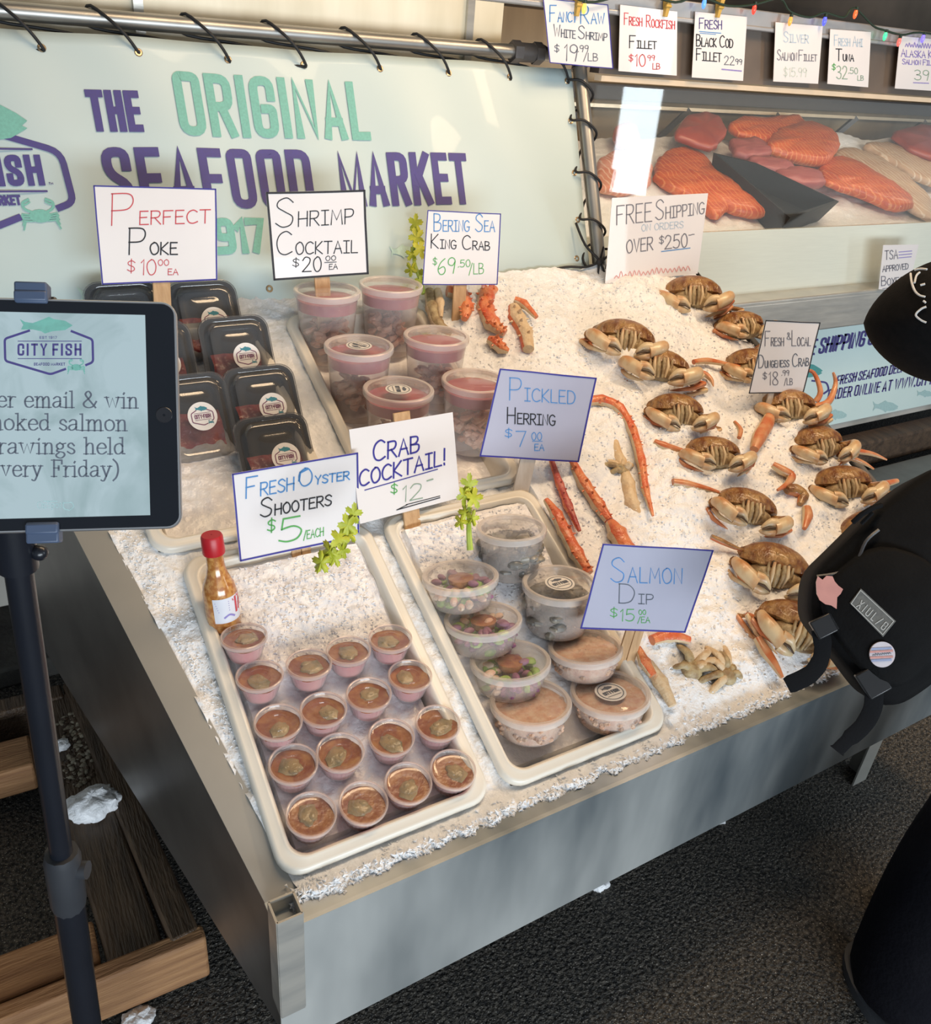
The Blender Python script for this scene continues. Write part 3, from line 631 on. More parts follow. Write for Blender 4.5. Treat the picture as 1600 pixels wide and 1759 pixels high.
def low_tub(px, py, hgt, rt, lb, kind, tilt, sd, mark=False, grp=None, hb=None):
    ax = dir_tilt(tilt)
    p0 = on(px, py, 0); u, v, _ = uvh(p0); h = hb if hb is not None else -.036
    base = lift(px, py, h, hgt, ax); r_ = thing('deli_tub', lb, 'tub', frame(base, ax), grp)
    deli_shell(r_, rt * .86, rt, hgt)
    if kind == 'salad':
        blobs(r_, 'lettuce', [leaf], 26, rt * .84, .008, hgt * .62, .010, sd, None)
        m = MB(); rd = random.Random(sd)
        for k in range(44):
            a = rd.uniform(0, 6.28); z = rd.uniform(.008, hgt * .8); q = rt * .80 * rd.random() ** .3
            side = math.sin(a + sd * 1.3)
            m.ball((q * math.cos(a), q * math.sin(a), z), (.011, .007, .006), 0 if side > .25 else 1, n=7, k=5, rot=Matrix.Rotation(a, 3, 'Z'))
        m.build('crab_salad', [crabm, purple], r_, world=False)
        m = MB(); m.lathe([(.001, hgt - .022), (.020, hgt - .022), (.023, hgt - .009), (.001, hgt - .009)], 24, M=Matrix.Translation((.008, .012, 0))); m.build('sauce_pot', sauce, r_, world=False)
    elif kind == 'dip':
        m = MB(); m.lathe([(.001, .003), (rt * .82, .003), (rt * .95, hgt * .84), (.001, hgt * .9)], 40, 0); rd = random.Random(sd)
        for k in range(60):
            a = rd.uniform(0, 6.28); z = rd.uniform(.01, hgt * .84); q = rt * (.82 + .13 * z / hgt)
            m.ball((q * math.cos(a), q * math.sin(a), z), (.006, .006, .0045), rd.randrange(2), n=6, k=4)
        m.build('salmon_dip', [dipm, dipdark], r_, world=False)
    else:
        blobs(r_, 'herring_pieces', [herr, mat('herring_skin', (.09, .09, .085), .25, c2=(.3, .29, .27), sc_=20)], 110, rt * .95, .008, hgt * .72, .014, sd)
        m = MB(); m.lathe([(.001, .002), (rt * .84, .002), (rt * .94, hgt * .7), (.001, hgt * .72)], 36); m.build('brine', clear('brine', (.16, .15, .12), .30, .15, 1.2), r_, world=False)
    if mark: lidmark(r_, rt * .42, hgt + .0018)
    return r_
low_tub(879, 908, .090, .061, 'deep tub of pickled herring at the back, below the pickled herring sign', 'herring', -9, 1, hb=-.02)
low_tub(962, 1003, .090, .064, 'deep tub of pickled herring with an oval sticker, left of the salmon dip sign', 'herring', -6, 2, mark=True, hb=-.03)
low_tub(791, 990, .050, .064, 'crab cocktail tub in front of the wooden stick, rearmost of the three', 'salad', -11, 3, grp='crab cocktail tubs', hb=-.01)
low_tub(830, 1064, .050, .064, 'crab cocktail tub with purple cabbage showing, middle of the three', 'salad', -11, 5, grp='crab cocktail tubs', hb=-.025)
low_tub(877, 1135, .050, .065, 'crab cocktail tub with green lettuce showing, frontmost of the three', 'salad', -10, 9, grp='crab cocktail tubs', hb=-.03)
low_tub(1006, 1112, .046, .062, 'salmon dip tub behind the wooden stick of the salmon dip sign', 'dip', -12, 4, grp='salmon dip tubs', hb=-.03)
low_tub(912, 1206, .052, .064, 'salmon dip tub at the front left of its tray, without sticker', 'dip', -8, 6, grp='salmon dip tubs', hb=-.036)
low_tub(1049, 1190, .052, .065, 'salmon dip tub with oval sticker on its lid, front right of the tray', 'dip', -8, 7, mark=True, grp='salmon dip tubs', hb=-.036)

# ================================================================== POKE BOXES
blackp = mat('black_plastic', (.012, .012, .013), .5, spec=.25)
poke = mat('poke_fish', (.40, .035, .045), .3, c2=(.62, .12, .10), sc_=40, bump=.5, bsc=70, coat=.3)
boxlid = clear('box_lid', (.16, .16, .165), .34, .10, 1.5)
def logo(mb, c, s, mp, teal, navy, y=1, full=True):
    f = lambda a, b: (c[0] + a * s, c[1] + y * b * s)
    fishmark(mb, f(0, .62), .48 * s, mp, teal, y=y, flip=1)
    ribbon(mb, fillet([f(-.42, .5), f(-.85, .28), f(-.85, -.42), f(0, -.72), f(.3, -.62)], .12 * s), .07 * s, mp, navy)
    ribbon(mb, fillet([f(.42, .5), f(.85, .28), f(.85, -.3), f(.72, -.42)], .12 * s), .07 * s, mp, navy)
    letters(mb, 'CITY FISH', f(-.64, -.18), f(.64, -.18), .34 * s, mp, navy, BLOCK, w=.065 * s, y=y)
    for b in (.26, -.28): ribbon(mb, [f(-.62, b), f(.62, b)], .03 * s, mp, navy)
    if full:
        letters(mb, 'SEAFOOD MARKET', f(-.34, -.44), f(.34, -.44), .09 * s, mp, navy, BLOCK, w=.018 * s, y=y)
        letters(mb, 'EST 1917', f(-.2, .33), f(.2, .33), .07 * s, mp, navy, BLOCK, w=.015 * s, y=y)
    crabmark(mb, f(.56, -.55), .19 * s, mp, teal, y=y)
BW, BL_, BH = .138, .178, .044
def box_parts(r_):
    m = MB()
    def shell(prof, mi=0, capn=True):
        rings = [[Vector((a, b, z)) for a, b in rrect(-BW / 2 + o, -BL_ / 2 + o, BW / 2 - o, BL_ / 2 - o, .028 - o * .4)] for o, z in prof]
        n = len(rings[0]); fs = []
        for k in range(len(rings) - 1):
            for i in range(n): j = (i + 1) % n; fs.append((k * n + i, k * n + j, (k + 1) * n + j, (k + 1) * n + i))
        if capn: fs.append(tuple(range((len(rings) - 1) * n, len(rings) * n)))
        m.add([p for r in rings for p in r], fs, mi)
    shell([(.0, .030), (.003, .029), (.008, .02), (.014, .0015), (.018, 0)]); m.build('base', blackp, r_, world=False)
    m = MB(); shell([(-.002, .027), (-.003, .030), (-.002, .033), (.004, .034), (.008, .032), (.012, .034), (.017, .043), (.020, .044), (.026, .044), (.028, .0425), (.036, .0425), (.038, .0435), (.06, .0435)]); m.build('lid', boxlid, r_, world=False)
    m = MB(); m.grid(lambda a, b: Vector(((a - .5) * (BW - .036), -BL_ / 2 + .018 + b * BL_ * .52, .020 + .007 * nz(a * 3, b * 3, 2, 4) - .012 * max(0, b - .75) * 4)), 20, 24)
    m.build('poke', poke, r_, world=False)
    m = MB(); m.lathe([(.027, .0446), (.027, .0451), (.001, .0451)], 40, M=Matrix.Translation((.012, .006, 0))); st = m.build('sticker', mat('sticker_white', (.86, .84, .83), .5), r_, world=False)
    m = MB(); logo(m, (.012, .006), .0235, lambda a, b: Vector((a, b, .0455)), 0, 1, full=False); m.build('lettering', [ink('dteal', INK['dteal']), ink('red2', (.20, .06, .14))], st, world=False)
def box_place(px, py, lean, roll, back=0):
    """px,py: where the middle of the lid shows; lean: degrees back from upright"""
    n = Vector((math.sin(R(roll)) * .5, -math.cos(R(lean)), math.sin(R(lean)))).normalized(); up = Vector((0, math.sin(R(lean)), math.cos(R(lean))))
    up = (up - n * up.dot(n)).normalized(); lo, hi = .2, 4.0
    for _ in range(40):                                   # slide along the sight line until the lower edge meets the ice
        d = (lo + hi) / 2; c = CAM + ray(px, py) * d; low = c - up * BL_ / 2; u, v, h = uvh(low)
        if h > t3h(u, v) - .004: lo = d
        else: hi = d
    x = up.cross(n); M = Matrix.Identity(4); o = c - n * BH
    for i in range(3): M[i][0] = x[i]; M[i][1] = up[i]; M[i][2] = n[i]; M[i][3] = o[i]
    return M @ Matrix.Rotation(R(back), 4, 'Z')
BX = [((338, 722), 34, 0, 'front of the left row, red poke showing under its round sticker'), ((276, 632), 30, 0, 'middle of the left row, half hidden by the tablet'), ((222, 560), 28, 0, 'rear of the left row, below the perfect poke sign'),
      ((360, 556), 30, 0, 'rearmost of the right row'), ((415, 618), 30, 0, 'second of the right row, fully showing its lid'), ((460, 705), 34, 0, 'third of the right row'), ((482, 792), 36, 0, 'frontmost of the right row, behind the oyster sign')]
b0 = None
for (px, py), le, ro, lb in BX:
    M = box_place(px, py, le, ro); lb = 'black poke box, ' + lb
    if b0 is None: b0 = thing('poke_box', lb, 'food box', M, 'poke boxes'); box_parts(b0)
    else: dup(b0, M, lb)

# ================================================================== CELERY SPRIGS
celery = mat('celery_green', (.36, .48, .06), .45, c2=(.52, .62, .14), sc_=40)
celeaf = mat('celery_leaf', (.40, .44, .025), .5, c2=(.58, .60, .06), sc_=60)
def sprig(stem_px, d, leaves, lb, w=.006, sd=1):
    pts = [CAM + ray(*q) * d for q in stem_px]; r_ = thing('celery_sprig', lb, 'celery', Vector(pts[0])); rd = random.Random(sd)
    m = MB(); m.tube(smoothpts(pts, 5), [w * (1 - .5 * i / (len(smoothpts(pts, 5)) - 1)) for i in range(len(smoothpts(pts, 5)))], 8); m.build('stalk', celery, r_)
    for k in range(0, len(leaves)):
        (px, py, s, a) = leaves[k]; s *= 1.05; c = CAM + ray(px, py) * (d - .004 - .003 * (k % 3)); m = MB()
        out = []
        for j in range(44):
            t = 2 * math.pi * j / 44; rr = s * (.36 + .78 * abs(math.cos(2.5 * t + a)) ** .8) * (1 if j % 2 else .84)
            out.append((rr * math.cos(t + a) * .8, rr * math.sin(t + a)))
        top = [c + RX * x - RD * y - RF * (.003 * math.cos(x / s * 2 + k) + .004 * math.sin(y / s * 2 + k)) for x, y in out]; n = len(top)
        bot = [q + RF * .0012 for q in top]; ct = c - RF * .002; cb = c - RF * .0006
        m.add(top + bot + [ct, cb], [(i, (i + 1) % n, 2 * n) for i in range(n)] + [(n + (i + 1) % n, n + i, 2 * n + 1) for i in range(n)] + [(i, i + n, (i + 1) % n + n, (i + 1) % n) for i in range(n)])
        m.build('leaf', celeaf, r_, smooth=80)
sprig([(728, 505), (722, 480), (712, 450), (712, 415), (714, 380)], 1.98, [(714, 384, .020, .3), (716, 408, .022, 1.2), (722, 428, .022, 2.2), (708, 436, .018, .5), (706, 462, .018, 1.5), (733, 470, .022, 2.6), (722, 486, .016, .2)], 'celery sprig standing upright left of the king crab sign', sd=1)
sprig([(808, 945), (806, 915), (806, 880), (808, 840)], 1.46, [(806, 832, .018, .4), (798, 852, .016, 1.4), (815, 856, .018, 2.4), (800, 880, .015, .9), (792, 896, .014, 2.0), (812, 890, .014, .1)], 'celery sprig in front of the pickled herring tray wall', sd=2)
sprig([(545, 978), (565, 950), (590, 915), (612, 872)], 1.325, [(608, 882, .016, .2), (598, 902, .018, 1.1), (584, 926, .018, 2.0), (602, 918, .014, .6), (566, 946, .018, 1.6), (552, 966, .018, 2.7), (575, 958, .015, .4), (590, 945, .013, 1.9)], 'celery sprig leaning across the oyster shooters sign', sd=3)

# ================================================================== DUNGENESS CRABS
shell = mat('crab_shell', (.16, .055, .015), .42, c2=(.36, .20, .07), sc_=40, bump=.8, bsc=60, coat=.2, ramp=(.38, .66))
cream = mat('crab_cream', (.62, .47, .28), .4, c2=(.48, .22, .08), sc_=22, coat=.2, ramp=(.45, .68))
legm = mat('crab_leg_orange', (.50, .13, .04), .4, c2=(.60, .32, .16), sc_=30, coat=.2, ramp=(.4, .7))
under = mat('crab_underside', (.46, .36, .20), .5, c2=(.24, .15, .07), sc_=60, bump=.4)
dark = mat('crab_gap', (.06, .035, .02), .5)
def crab_mesh(sd):
    rd = random.Random(sd); m = MB(); j = lambda s: rd.uniform(-s, s)
    def cf(p):                                            # fan shaped back: wide, toothed front edge, domed on top, flat below
        k = 1.0 - .18 * max(0, -p.y) + .05 * math.cos(math.atan2(p.y, p.x) * 18) * (1 if abs(p.z) < .5 and p.y > -.1 else 0)
        return k * (1 if p.z > 0 else .8)
    m.ball((0, -.012, 0), (.094, .060, .043), 0, n=44, k=16, f=cf)
    for sg in (-1, 1):                                    # swellings on the back
        m.ball((sg * .036, -.008, .020), (.034, .030, .018), 0, n=14, k=8); m.ball((sg * .013, .022, .022), (.010, .018, .010), 0, n=10, k=6)
        m.ball((sg * .020, .045, .006), (.005, .005, .006), 4, n=8, k=5)
    m.ball((0, -.006, .022), (.022, .036, .018), 0, n=14, k=8)
    m.ball((0, .020, -.018), (.070, .036, .024), 3, n=24, k=8)
    for sg in (-1, 1):                                    # mouth plates and the pale ridges beside them
        m.tube([(sg * .007, .050, .006), (sg * .008, .058, -.012), (sg * .006, .052, -.036)], [.005, .0075, .004], 8, 3)
        m.tube([(sg * .018, .048, .008), (sg * .019, .056, -.012), (sg * .014, .050, -.034)], [.004, .006, .003], 8, 1)
        m.tube([(sg * .031, .045, .006), (sg * .030, .050, -.008), (sg * .024, .046, -.026)], [.003, .005, .003], 8, 3)
        # claw: arm, wrist, palm and two fingers folded across the front
        a = j(.006)
        m.tube([(sg * .060, .010, -.016), (sg * .100, .018, -.014), (sg * .112, .034, -.010)], [.012, .015, .013], 10, 0, flat=.8)
        m.tube(smoothpts([(sg * .110, .032, -.008), (sg * .102, .056, -.014 + a), (sg * .080, .068, -.024 + a), (sg * .056, .074, -.034 + a)], 4), [.010 + .0085 * math.sin(min(1, t / 8) * 1.9) for t in range(13)], 12, 1, flat=.82)
        m.tube(smoothpts([(sg * .062, .075, -.024 + a), (sg * .040, .079, -.026 + a), (sg * .020, .076, -.040 + a)], 4), [.0115, .011, .0105, .010, .009, .0075, .006, .0045, .0015], 8, 1)
        m.tube(smoothpts([(sg * .060, .074, -.042 + a), (sg * .040, .076, -.046 + a), (sg * .018, .072, -.046 + a)], 4), [.010, .0095, .009, .0085, .0075, .0065, .005, .004, .0015], 8, 1)
        m.tube([(sg * .060, .083, -.034 + a), (sg * .040, .086, -.036 + a), (sg * .022, .081, -.043 + a)], [.002, .0025, .0015], 6, 4)
        for k in range(5): m.ball((sg * (.090 - .009 * k), .076 + .001 * k, -.016 - .002 * k + a), (.0035, .003, .003), 2, n=6, k=4)
        for k in range(4):                                # walking legs folded underneath
            y = .018 - .022 * k; q = rd.uniform(.85, 1.12)
            kn = Vector((sg * (.118 + .012 * k) * q, y + .012 + j(.008), -.020 - .004 * k + j(.006)))
            m.tube([(sg * .058, y * .8, -.016), (sg * .088, y, -.018), kn], [.008, .0095, .0078], 8, 2 if k < 2 else 0, flat=.7)
            e = Vector((sg * (.066 - .004 * k) + j(.012), y + .044 + j(.008), -.046 - .008 * k)); mid = kn.lerp(e, .5) + Vector((sg * .006, .006, -.004))
            m.tube([kn, mid, e, e + (e - mid) * .55 + Vector((0, .004, .0))], [.0078, .0075, .005, .001], 8, 2 if (k + sd) % 2 else 1, flat=.7)
    return m.build('dungeness_crab', [shell, cream, legm, under, dark], smooth=60, weld=False)
CR = [(1190, 500, 1.12, 4, 'topmost, against the free shipping sign'), (1072, 578, 1.12, -6, 'upper left with a brown back, below the free shipping sign'), (1272, 556, .95, 6, 'upper right, beside the corner of the Dungeness crab sign'), (1130, 628, 1.1, 0, 'third down on the left'),
      (1292, 622, .95, 4, 'half hidden by the left edge of the Dungeness crab sign'), (1162, 702, .95, -4, 'middle left, right of the pickled herring sign'), (1352, 694, 1.0, 8, 'below the Dungeness crab sign, behind its stick'), (1222, 776, .95, 4, 'centre one with an olive brown back, left of the sign stick'),
      (1404, 756, .92, 6, 'right edge of the ice, legs sticking out beyond it'), (1448, 826, .95, 10, 'right edge, just above the black backpack'), (1282, 868, .98, -10, 'lower middle with one pale claw raised'), (1490, 905, .95, 20, 'at the right end, mostly hidden by the backpack'),
      (1330, 968, 1.05, -8, 'lower right, brown and yellow, left of the backpack'), (1368, 1072, 1.05, -22, 'frontmost with orange shell, touching the backpack')]
cprot = []
def tilt_frame(p, raise_, yaw):
    y = Vector((math.sin(R(yaw)) * math.cos(R(raise_)), -math.cos(R(yaw)) * math.cos(R(raise_)), math.sin(R(raise_)))); x0 = Vector((-math.cos(R(yaw)), -math.sin(R(yaw)), 0)); z = x0.cross(y)
    M = Matrix.Identity(4)
    for i in range(3): M[i][0] = x0[i]; M[i][1] = y[i]; M[i][2] = z[i]; M[i][3] = p[i]
    return M
for k, (px, py, s, roll, lb) in enumerate(CR):
    p = on(px, py + 4, .024); yw = -30 + (k % 3) * 7 - 6
    M = tilt_frame(p, 26 + (k % 4) * 4, yw) @ Matrix.Rotation(R(roll), 4, 'Y') @ Matrix.Diagonal((s * .76, s * .90, s * 1.04, 1))
    if len(cprot) < 4: o = crab_mesh(k + 11); cprot.append(o)
    else: o = cprot[(k * 3 + 1) % 4].copy(); COL.objects.link(o)
    o.matrix_world = M; tag(o, 'Dungeness crab, ' + lb, 'crab', 'Dungeness crabs on ice')

# loose legs and claws poking out of the ice
redshell = mat('king_crab_red', (.62, .10, .035), .4, c2=(.70, .25, .10), sc_=35, bump=.5, bsc=90, coat=.2)
palesh = mat('king_crab_pale', (.68, .54, .36), .45, c2=(.60, .42, .24), sc_=40, bump=.4, bsc=90)
darkred = mat('crab_dark_red', (.34, .035, .035), .4, c2=(.52, .12, .09), sc_=40, bump=.4)
def leg(path, rad, lb, name='crab_limb', mats=(None, None), h=.006, grp=None, spines=0, jointed=True, sd=0, hs=None, cat='crab leg'):
    mats = [mats[0] or redshell, mats[1] or palesh]; rd = random.Random(sd)
    P = [on(px, py, (hs[i] if hs else h) + .014) for i, (px, py) in enumerate(path)]
    Q = smoothpts(P, 4) if len(P) > 2 else P
    n = len(Q); rr = []
    for i in range(n):
        t = i / max(1, n - 1) * (len(rad) - 1); a = int(min(t, len(rad) - 2)) if len(rad) > 1 else 0
        r0 = rad[a] + (rad[min(a + 1, len(rad) - 1)] - rad[a]) * (t - a)
        if jointed and 0 < i < n - 1: r0 *= 1 + (.18 if i % 4 == 0 else 0)
        rr.append(r0)
    m = MB(); m.tube(Q, rr, 12, 0, flat=.9, up=VN, mif=lambda a: 1 if .15 < a < .64 else 0)
    for _ in range(spines):
        i = rd.randrange(1, n - 1); d = (Q[i + 1] - Q[i - 1]).normalized(); a = rd.uniform(-1.5, 1.5); s_ = d.cross(VN).normalized(); u = (VN * math.cos(a) + s_ * math.sin(a))
        c = Q[i] + u * rr[i] * .9; m.tube([c, c + u * rr[i] * .45 + d * .002], [rr[i] * .24, .0006], 5, 0)
    o = m.build(name, mats, smooth=60, weld=False); return tag(o, lb, cat, grp)
K = dict(name='king_crab_leg', grp='king crab legs on ice', cat='crab leg')
leg([(1005, 690), (1034, 688), (1064, 702), (1086, 738), (1101, 790), (1109, 840), (1122, 886)], [.010, .013, .014, .011, .011, .010, .008, .003], 'long red king crab leg curving down the ice, right of the pickled herring sign', spines=26, **K)
leg([(978, 786), (1004, 832), (1028, 868), (1046, 894)], [.010, .013, .014, .010], 'orange king crab leg running down from the pickled herring sign', spines=14, h=.004, **K)
leg([(1048, 896), (1060, 916), (1076, 945), (1082, 965)], [.010, .019, .019, .012], 'broad orange king crab leg end just above the salmon dip sign', h=.006, **K)
leg([(948, 792), (962, 832), (976, 868), (996, 912)], [.006, .008, .009, .004], 'thin dark red king crab leg beside the herring tray', mats=(darkred, redshell), h=.003, spines=12, **K)
leg([(938, 858), (956, 884), (970, 912), (990, 950), (1012, 985)], [.006, .012, .013, .014, .010], 'orange king crab leg lying along the right wall of the herring tray', h=.006, spines=16, **K)
leg([(1052, 742), (1064, 790), (1078, 830), (1086, 868), (1098, 884)], [.008, .012, .015, .016, .008], 'pale king crab leg half sunk in ice inside the long curved leg', mats=(palesh, palesh), h=-.012, **K)
leg([(852, 496), (836, 506), (834, 530), (846, 556), (868, 572)], [.008, .019, .020, .019, .010], 'thick spiny king crab leg standing in the ice below the king crab sign', h=.012, spines=30, **K)
leg([(884, 528), (888, 548), (902, 572), (908, 600)], [.016, .021, .018, .014], 'bent king crab leg with a cream middle, right of the spiny one', mats=(palesh, redshell), h=.012, spines=10, **K)
leg([(884, 514), (900, 522), (922, 545)], [.008, .011, .006], 'red king crab leg tip resting behind the bent leg', h=.028, **K)
leg([(738, 500), (744, 530), (752, 556), (776, 572)], [.012, .016, .014, .008], 'brown tipped king crab leg beside the shrimp tubs', mats=(under, palesh), h=.010, **K)
leg([(752, 498), (756, 520), (758, 545)], [.008, .010, .004], 'narrow pale king crab leg beside the celery sprig', mats=(palesh, palesh), h=.022, **K)
leg([(768, 500), (790, 506), (800, 528), (798, 548)], [.014, .020, .018, .008], 'orange king crab leg curled under the king crab sign', h=.014, spines=20, **K)
leg([(838, 582), (850, 588), (862, 598), (874, 603)], [.008, .016, .014, .006], 'small orange and cream king crab piece low in the ice', h=.004, spines=8, **K)
leg([(1096, 1112), (1108, 1138), (1122, 1160)], [.006, .011, .008], 'orange king crab leg tip below the salmon dip sign', h=.006, **K)
leg([(1112, 1140), (1135, 1172), (1156, 1212)], [.012, .013, .008], 'yellowish king crab leg along the corner of the dip tray', mats=(palesh, palesh), h=-.002, **K)
leg([(1120, 1100), (1150, 1092), (1185, 1100)], [.010, .012, .008], 'red edged king crab leg just under the salmon dip sign', h=-.002, **K)
def cluster(px, py, s, lb, sd):
    rd = random.Random(sd); m = MB(); c = on(px, py, .002)
    for k in range(9):
        a = rd.uniform(-.6, 3.7); d = VX * math.cos(a) + VV * math.sin(a) * .9; L = s * rd.uniform(.5, 1.1)
        P = [c + d * .006, c + d * L * .5 + VN * rd.uniform(.006, .018), c + d * L + VN * rd.uniform(-.012, .004)]
        m.tube(smoothpts(P, 3), [.006, .008, .0085, .007, .0065, .006, .003], 8, k % 2, up=VN, flat=.8)
    m.ball(c, (s * .3, s * .3, .014), 1, n=12, k=6, rot=Matrix.Rotation(TH, 3, 'X'))
    o = m.build('crab_cluster', [palesh, under], smooth=60, weld=False); return tag(o, lb, 'crab leg', 'king crab legs on ice')
cluster(1188, 1150, .075, 'pale king crab cluster low on the ice, right of the dip tray corner', 1)
cluster(1248, 1160, .070, 'pale king crab cluster low on the ice, second from the dip tray corner', 2)
cluster(1070, 812, .05, 'pale crab cluster inside the curve of the long red leg', 3)
D = dict(grp='Dungeness crab legs in ice', mats=(legm, cream))
leg([(1326, 706), (1318, 728), (1304, 752), (1296, 772)], [.010, .017, .017, .010], 'orange crab claw sticking up at the foot of the Dungeness sign stick', h=.02, jointed=False, **D)
leg([(1328, 798), (1344, 808), (1360, 818), (1352, 832), (1336, 842)], [.008, .012, .011, .007, .003], 'bent orange crab leg in the middle of the ice, hook shaped', h=.014, jointed=False, **D)
leg([(1352, 842), (1366, 842), (1380, 852), (1374, 866)], [.010, .016, .014, .006], 'short brown crab claw below the hook shaped leg', h=.012, jointed=False, mats=(shell, legm), grp=D['grp'])
leg([(1386, 872), (1388, 886), (1382, 908)], [.010, .012, .005], 'small orange crab leg left of the backpack top', h=.012, jointed=False, **D)
leg([(1156, 828), (1180, 832), (1222, 842), (1262, 856)], [.008, .010, .006, .002], 'long reddish crab leg stretched out to the left, lower middle', h=.010, jointed=False, **D)
leg([(1222, 922), (1240, 930), (1262, 940), (1290, 950)], [.006, .007, .005, .0015], 'thin brown crab leg right of the salmon dip sign corner', h=.010, jointed=False, mats=(shell, legm), grp=D['grp'])
leg([(1124, 758), (1140, 766), (1164, 772), (1190, 780)], [.006, .011, .007, .004], 'orange crab leg reaching left from the centre crab', h=.010, jointed=False, **D)
leg([(1262, 724), (1272, 738), (1270, 752)], [.004, .007, .005], 'short red crab leg tip left of the claw by the sign stick', h=.012, jointed=False, **D)
leg([(1192, 622), (1216, 620), (1250, 626), (1290, 634)], [.007, .009, .006, .004], 'orange crab leg lying across the ice left of the Dungeness sign', h=.012, jointed=False, **D)
leg([(1194, 640), (1210, 642), (1222, 652), (1226, 664)], [.006, .008, .006, .001], 'hooked orange crab leg tip below the straight one', h=.008, jointed=False, **D)
leg([(1440, 766), (1470, 774), (1500, 780), (1524, 790)], [.009, .008, .006, .002], 'orange crab leg pointing out past the right edge of the ice', h=.018, jointed=False, **D)
leg([(1440, 780), (1466, 788), (1486, 796), (1502, 806)], [.008, .007, .005, .002], 'second crab leg pointing out past the right edge, below the first', h=.010, jointed=False, **D)
leg([(1398, 700), (1424, 690), (1436, 660), (1432, 640)], [.010, .009, .006, .003], 'orange crab leg raised in front of the free shipping poster', hs=(.02, .03, .05, .07), jointed=False, **D)
leg([(1402, 690), (1410, 672), (1398, 640), (1378, 636)], [.008, .007, .005, .003], 'bent orange crab leg rising beside the Dungeness crab sign', hs=(.02, .04, .06, .07), jointed=False, **D)
leg([(1480, 838), (1510, 834), (1542, 826)], [.012, .010, .006], 'orange crab claw pointing right above the backpack', h=.02, jointed=False, **D)
leg([(1302, 1096), (1316, 1120), (1330, 1140), (1344, 1164)], [.009, .012, .009, .004], 'orange crab leg trailing down from the frontmost crab', h=.010, jointed=False, **D)

# ================================================================== FISH IN THE CASE
salmon = mat('salmon_flesh', (.50, .065, .012), .42, c2=(.64, .13, .028), sc_=9, stretch=(1, 4, 4), bump=.3, bsc=30, coat=.15, lines=((.70, .22, .07), 16))
sockeye = mat('sockeye_flesh', (.40, .07, .04), .4, c2=(.30, .05, .04), sc_=10, coat=.2)
tuna = mat('tuna_flesh', (.42, .12, .11), .45, c2=(.34, .08, .08), sc_=14, stretch=(1, 5, 5))
pinkf = mat('pale_salmon', (.74, .34, .24), .5, c2=(.66, .22, .14), sc_=8, stretch=(1, 4, 4), lines=((.82, .52, .40), 14))
white_f = mat('white_fish', (.62, .44, .30), .45, c2=(.54, .34, .22), sc_=7, stretch=(1, 3, 3), bump=.2, lines=((.72, .58, .44), 14))
def slab(pts, h0, th, m_, name, lb, cat='fish fillet', grp='fish fillets in the glass case', bow=0):
    P = [ci(px, py, 0) for px, py in pts]
    c = sum(P, Vector()) / len(P); Q = []
    n = len(P)
    for i in range(n):                                    # round the outline
        a, b, d = P[i - 1], P[i], P[(i + 1) % n]
        Q += [b.lerp(a, .33), b.lerp(a, .14), b * .84 + (a + d) * .08, b.lerp(d, .14), b.lerp(d, .33)]
    Q = [q + (q - c).normalized() * .010 * noise.noise(q * 26) for q in Q]
    m = MB(); rings = []
    for inset, h in ((.06, 0), (.0, th * .4), (.025, th * .8), (.10, th), (.45, th * 1.12)):
        rings.append([q.lerp(c, inset) + ICN * (h0 + h + bow * math.sin((q - c).x * 14) * .01 + .007 * nz(q.x, q.y, 22, 2) * (1 if h > 0 else 0)) for q in Q])
    k = len(Q); fs = [tuple(range(k))[::-1]]
    for r_ in range(len(rings) - 1):
        for i in range(k): fs.append((r_ * k + i, r_ * k + (i + 1) % k, (r_ + 1) * k + (i + 1) % k, (r_ + 1) * k + i))
    o_ = len(rings) * k; fs += [((len(rings) - 1) * k + i, (len(rings) - 1) * k + (i + 1) % k, o_) for i in range(k)]
    m.add([p for r in rings for p in r] + [c + ICN * (h0 + th * 1.2)], fs)
    o = m.build(name, m_, smooth=75); return tag(o, lb, cat, grp)
slab([(1118, 322), (1122, 290), (1140, 272), (1175, 268), (1212, 290), (1238, 335), (1250, 372), (1224, 390), (1200, 366)], .01, .035, salmon, 'salmon_fillet', 'orange salmon fillet behind the free shipping sign')
slab([(1158, 306), (1206, 302), (1246, 328), (1300, 362), (1322, 382), (1290, 387), (1240, 374), (1192, 340)], .015, .035, salmon, 'salmon_fillet', 'long orange salmon fillet left of the black fish pan, pointing right')
slab([(1140, 268), (1158, 238), (1198, 228), (1222, 238), (1234, 262), (1212, 292), (1180, 284)], .06, .03, sockeye, 'salmon_fillet', 'dark red fillet folded on top of the heap, left')
slab([(1234, 246), (1262, 232), (1310, 234), (1356, 228), (1376, 246), (1364, 264), (1300, 274), (1256, 262)], .05, .035, salmon, 'salmon_fillet', 'orange salmon fillet at the back above the black fish pan')
slab([(1298, 290), (1308, 262), (1368, 240), (1420, 262), (1426, 286), (1402, 312), (1345, 304)], .05, .045, salmon, 'salmon_fillet', 'thick orange salmon fillet right of the black fish pan')
slab([(1392, 304), (1424, 286), (1456, 296), (1508, 326), (1552, 358), (1560, 374), (1528, 376), (1476, 352), (1420, 334)], .02, .04, salmon, 'salmon_fillet', 'orange salmon fillet pointing right towards the glass, at the right of the pan')
slab([(1396, 318), (1424, 332), (1452, 356), (1428, 352), (1400, 338)], .05, .02, salmon, 'salmon_fillet', 'small salmon strip at the right rim of the pan')
slab([(1020, 292), (1052, 276), (1092, 276), (1116, 300), (1112, 334), (1066, 346), (1020, 340)], .01, .035, pinkf, 'salmon_fillet', 'pale pink salmon fillet behind the steel pole')
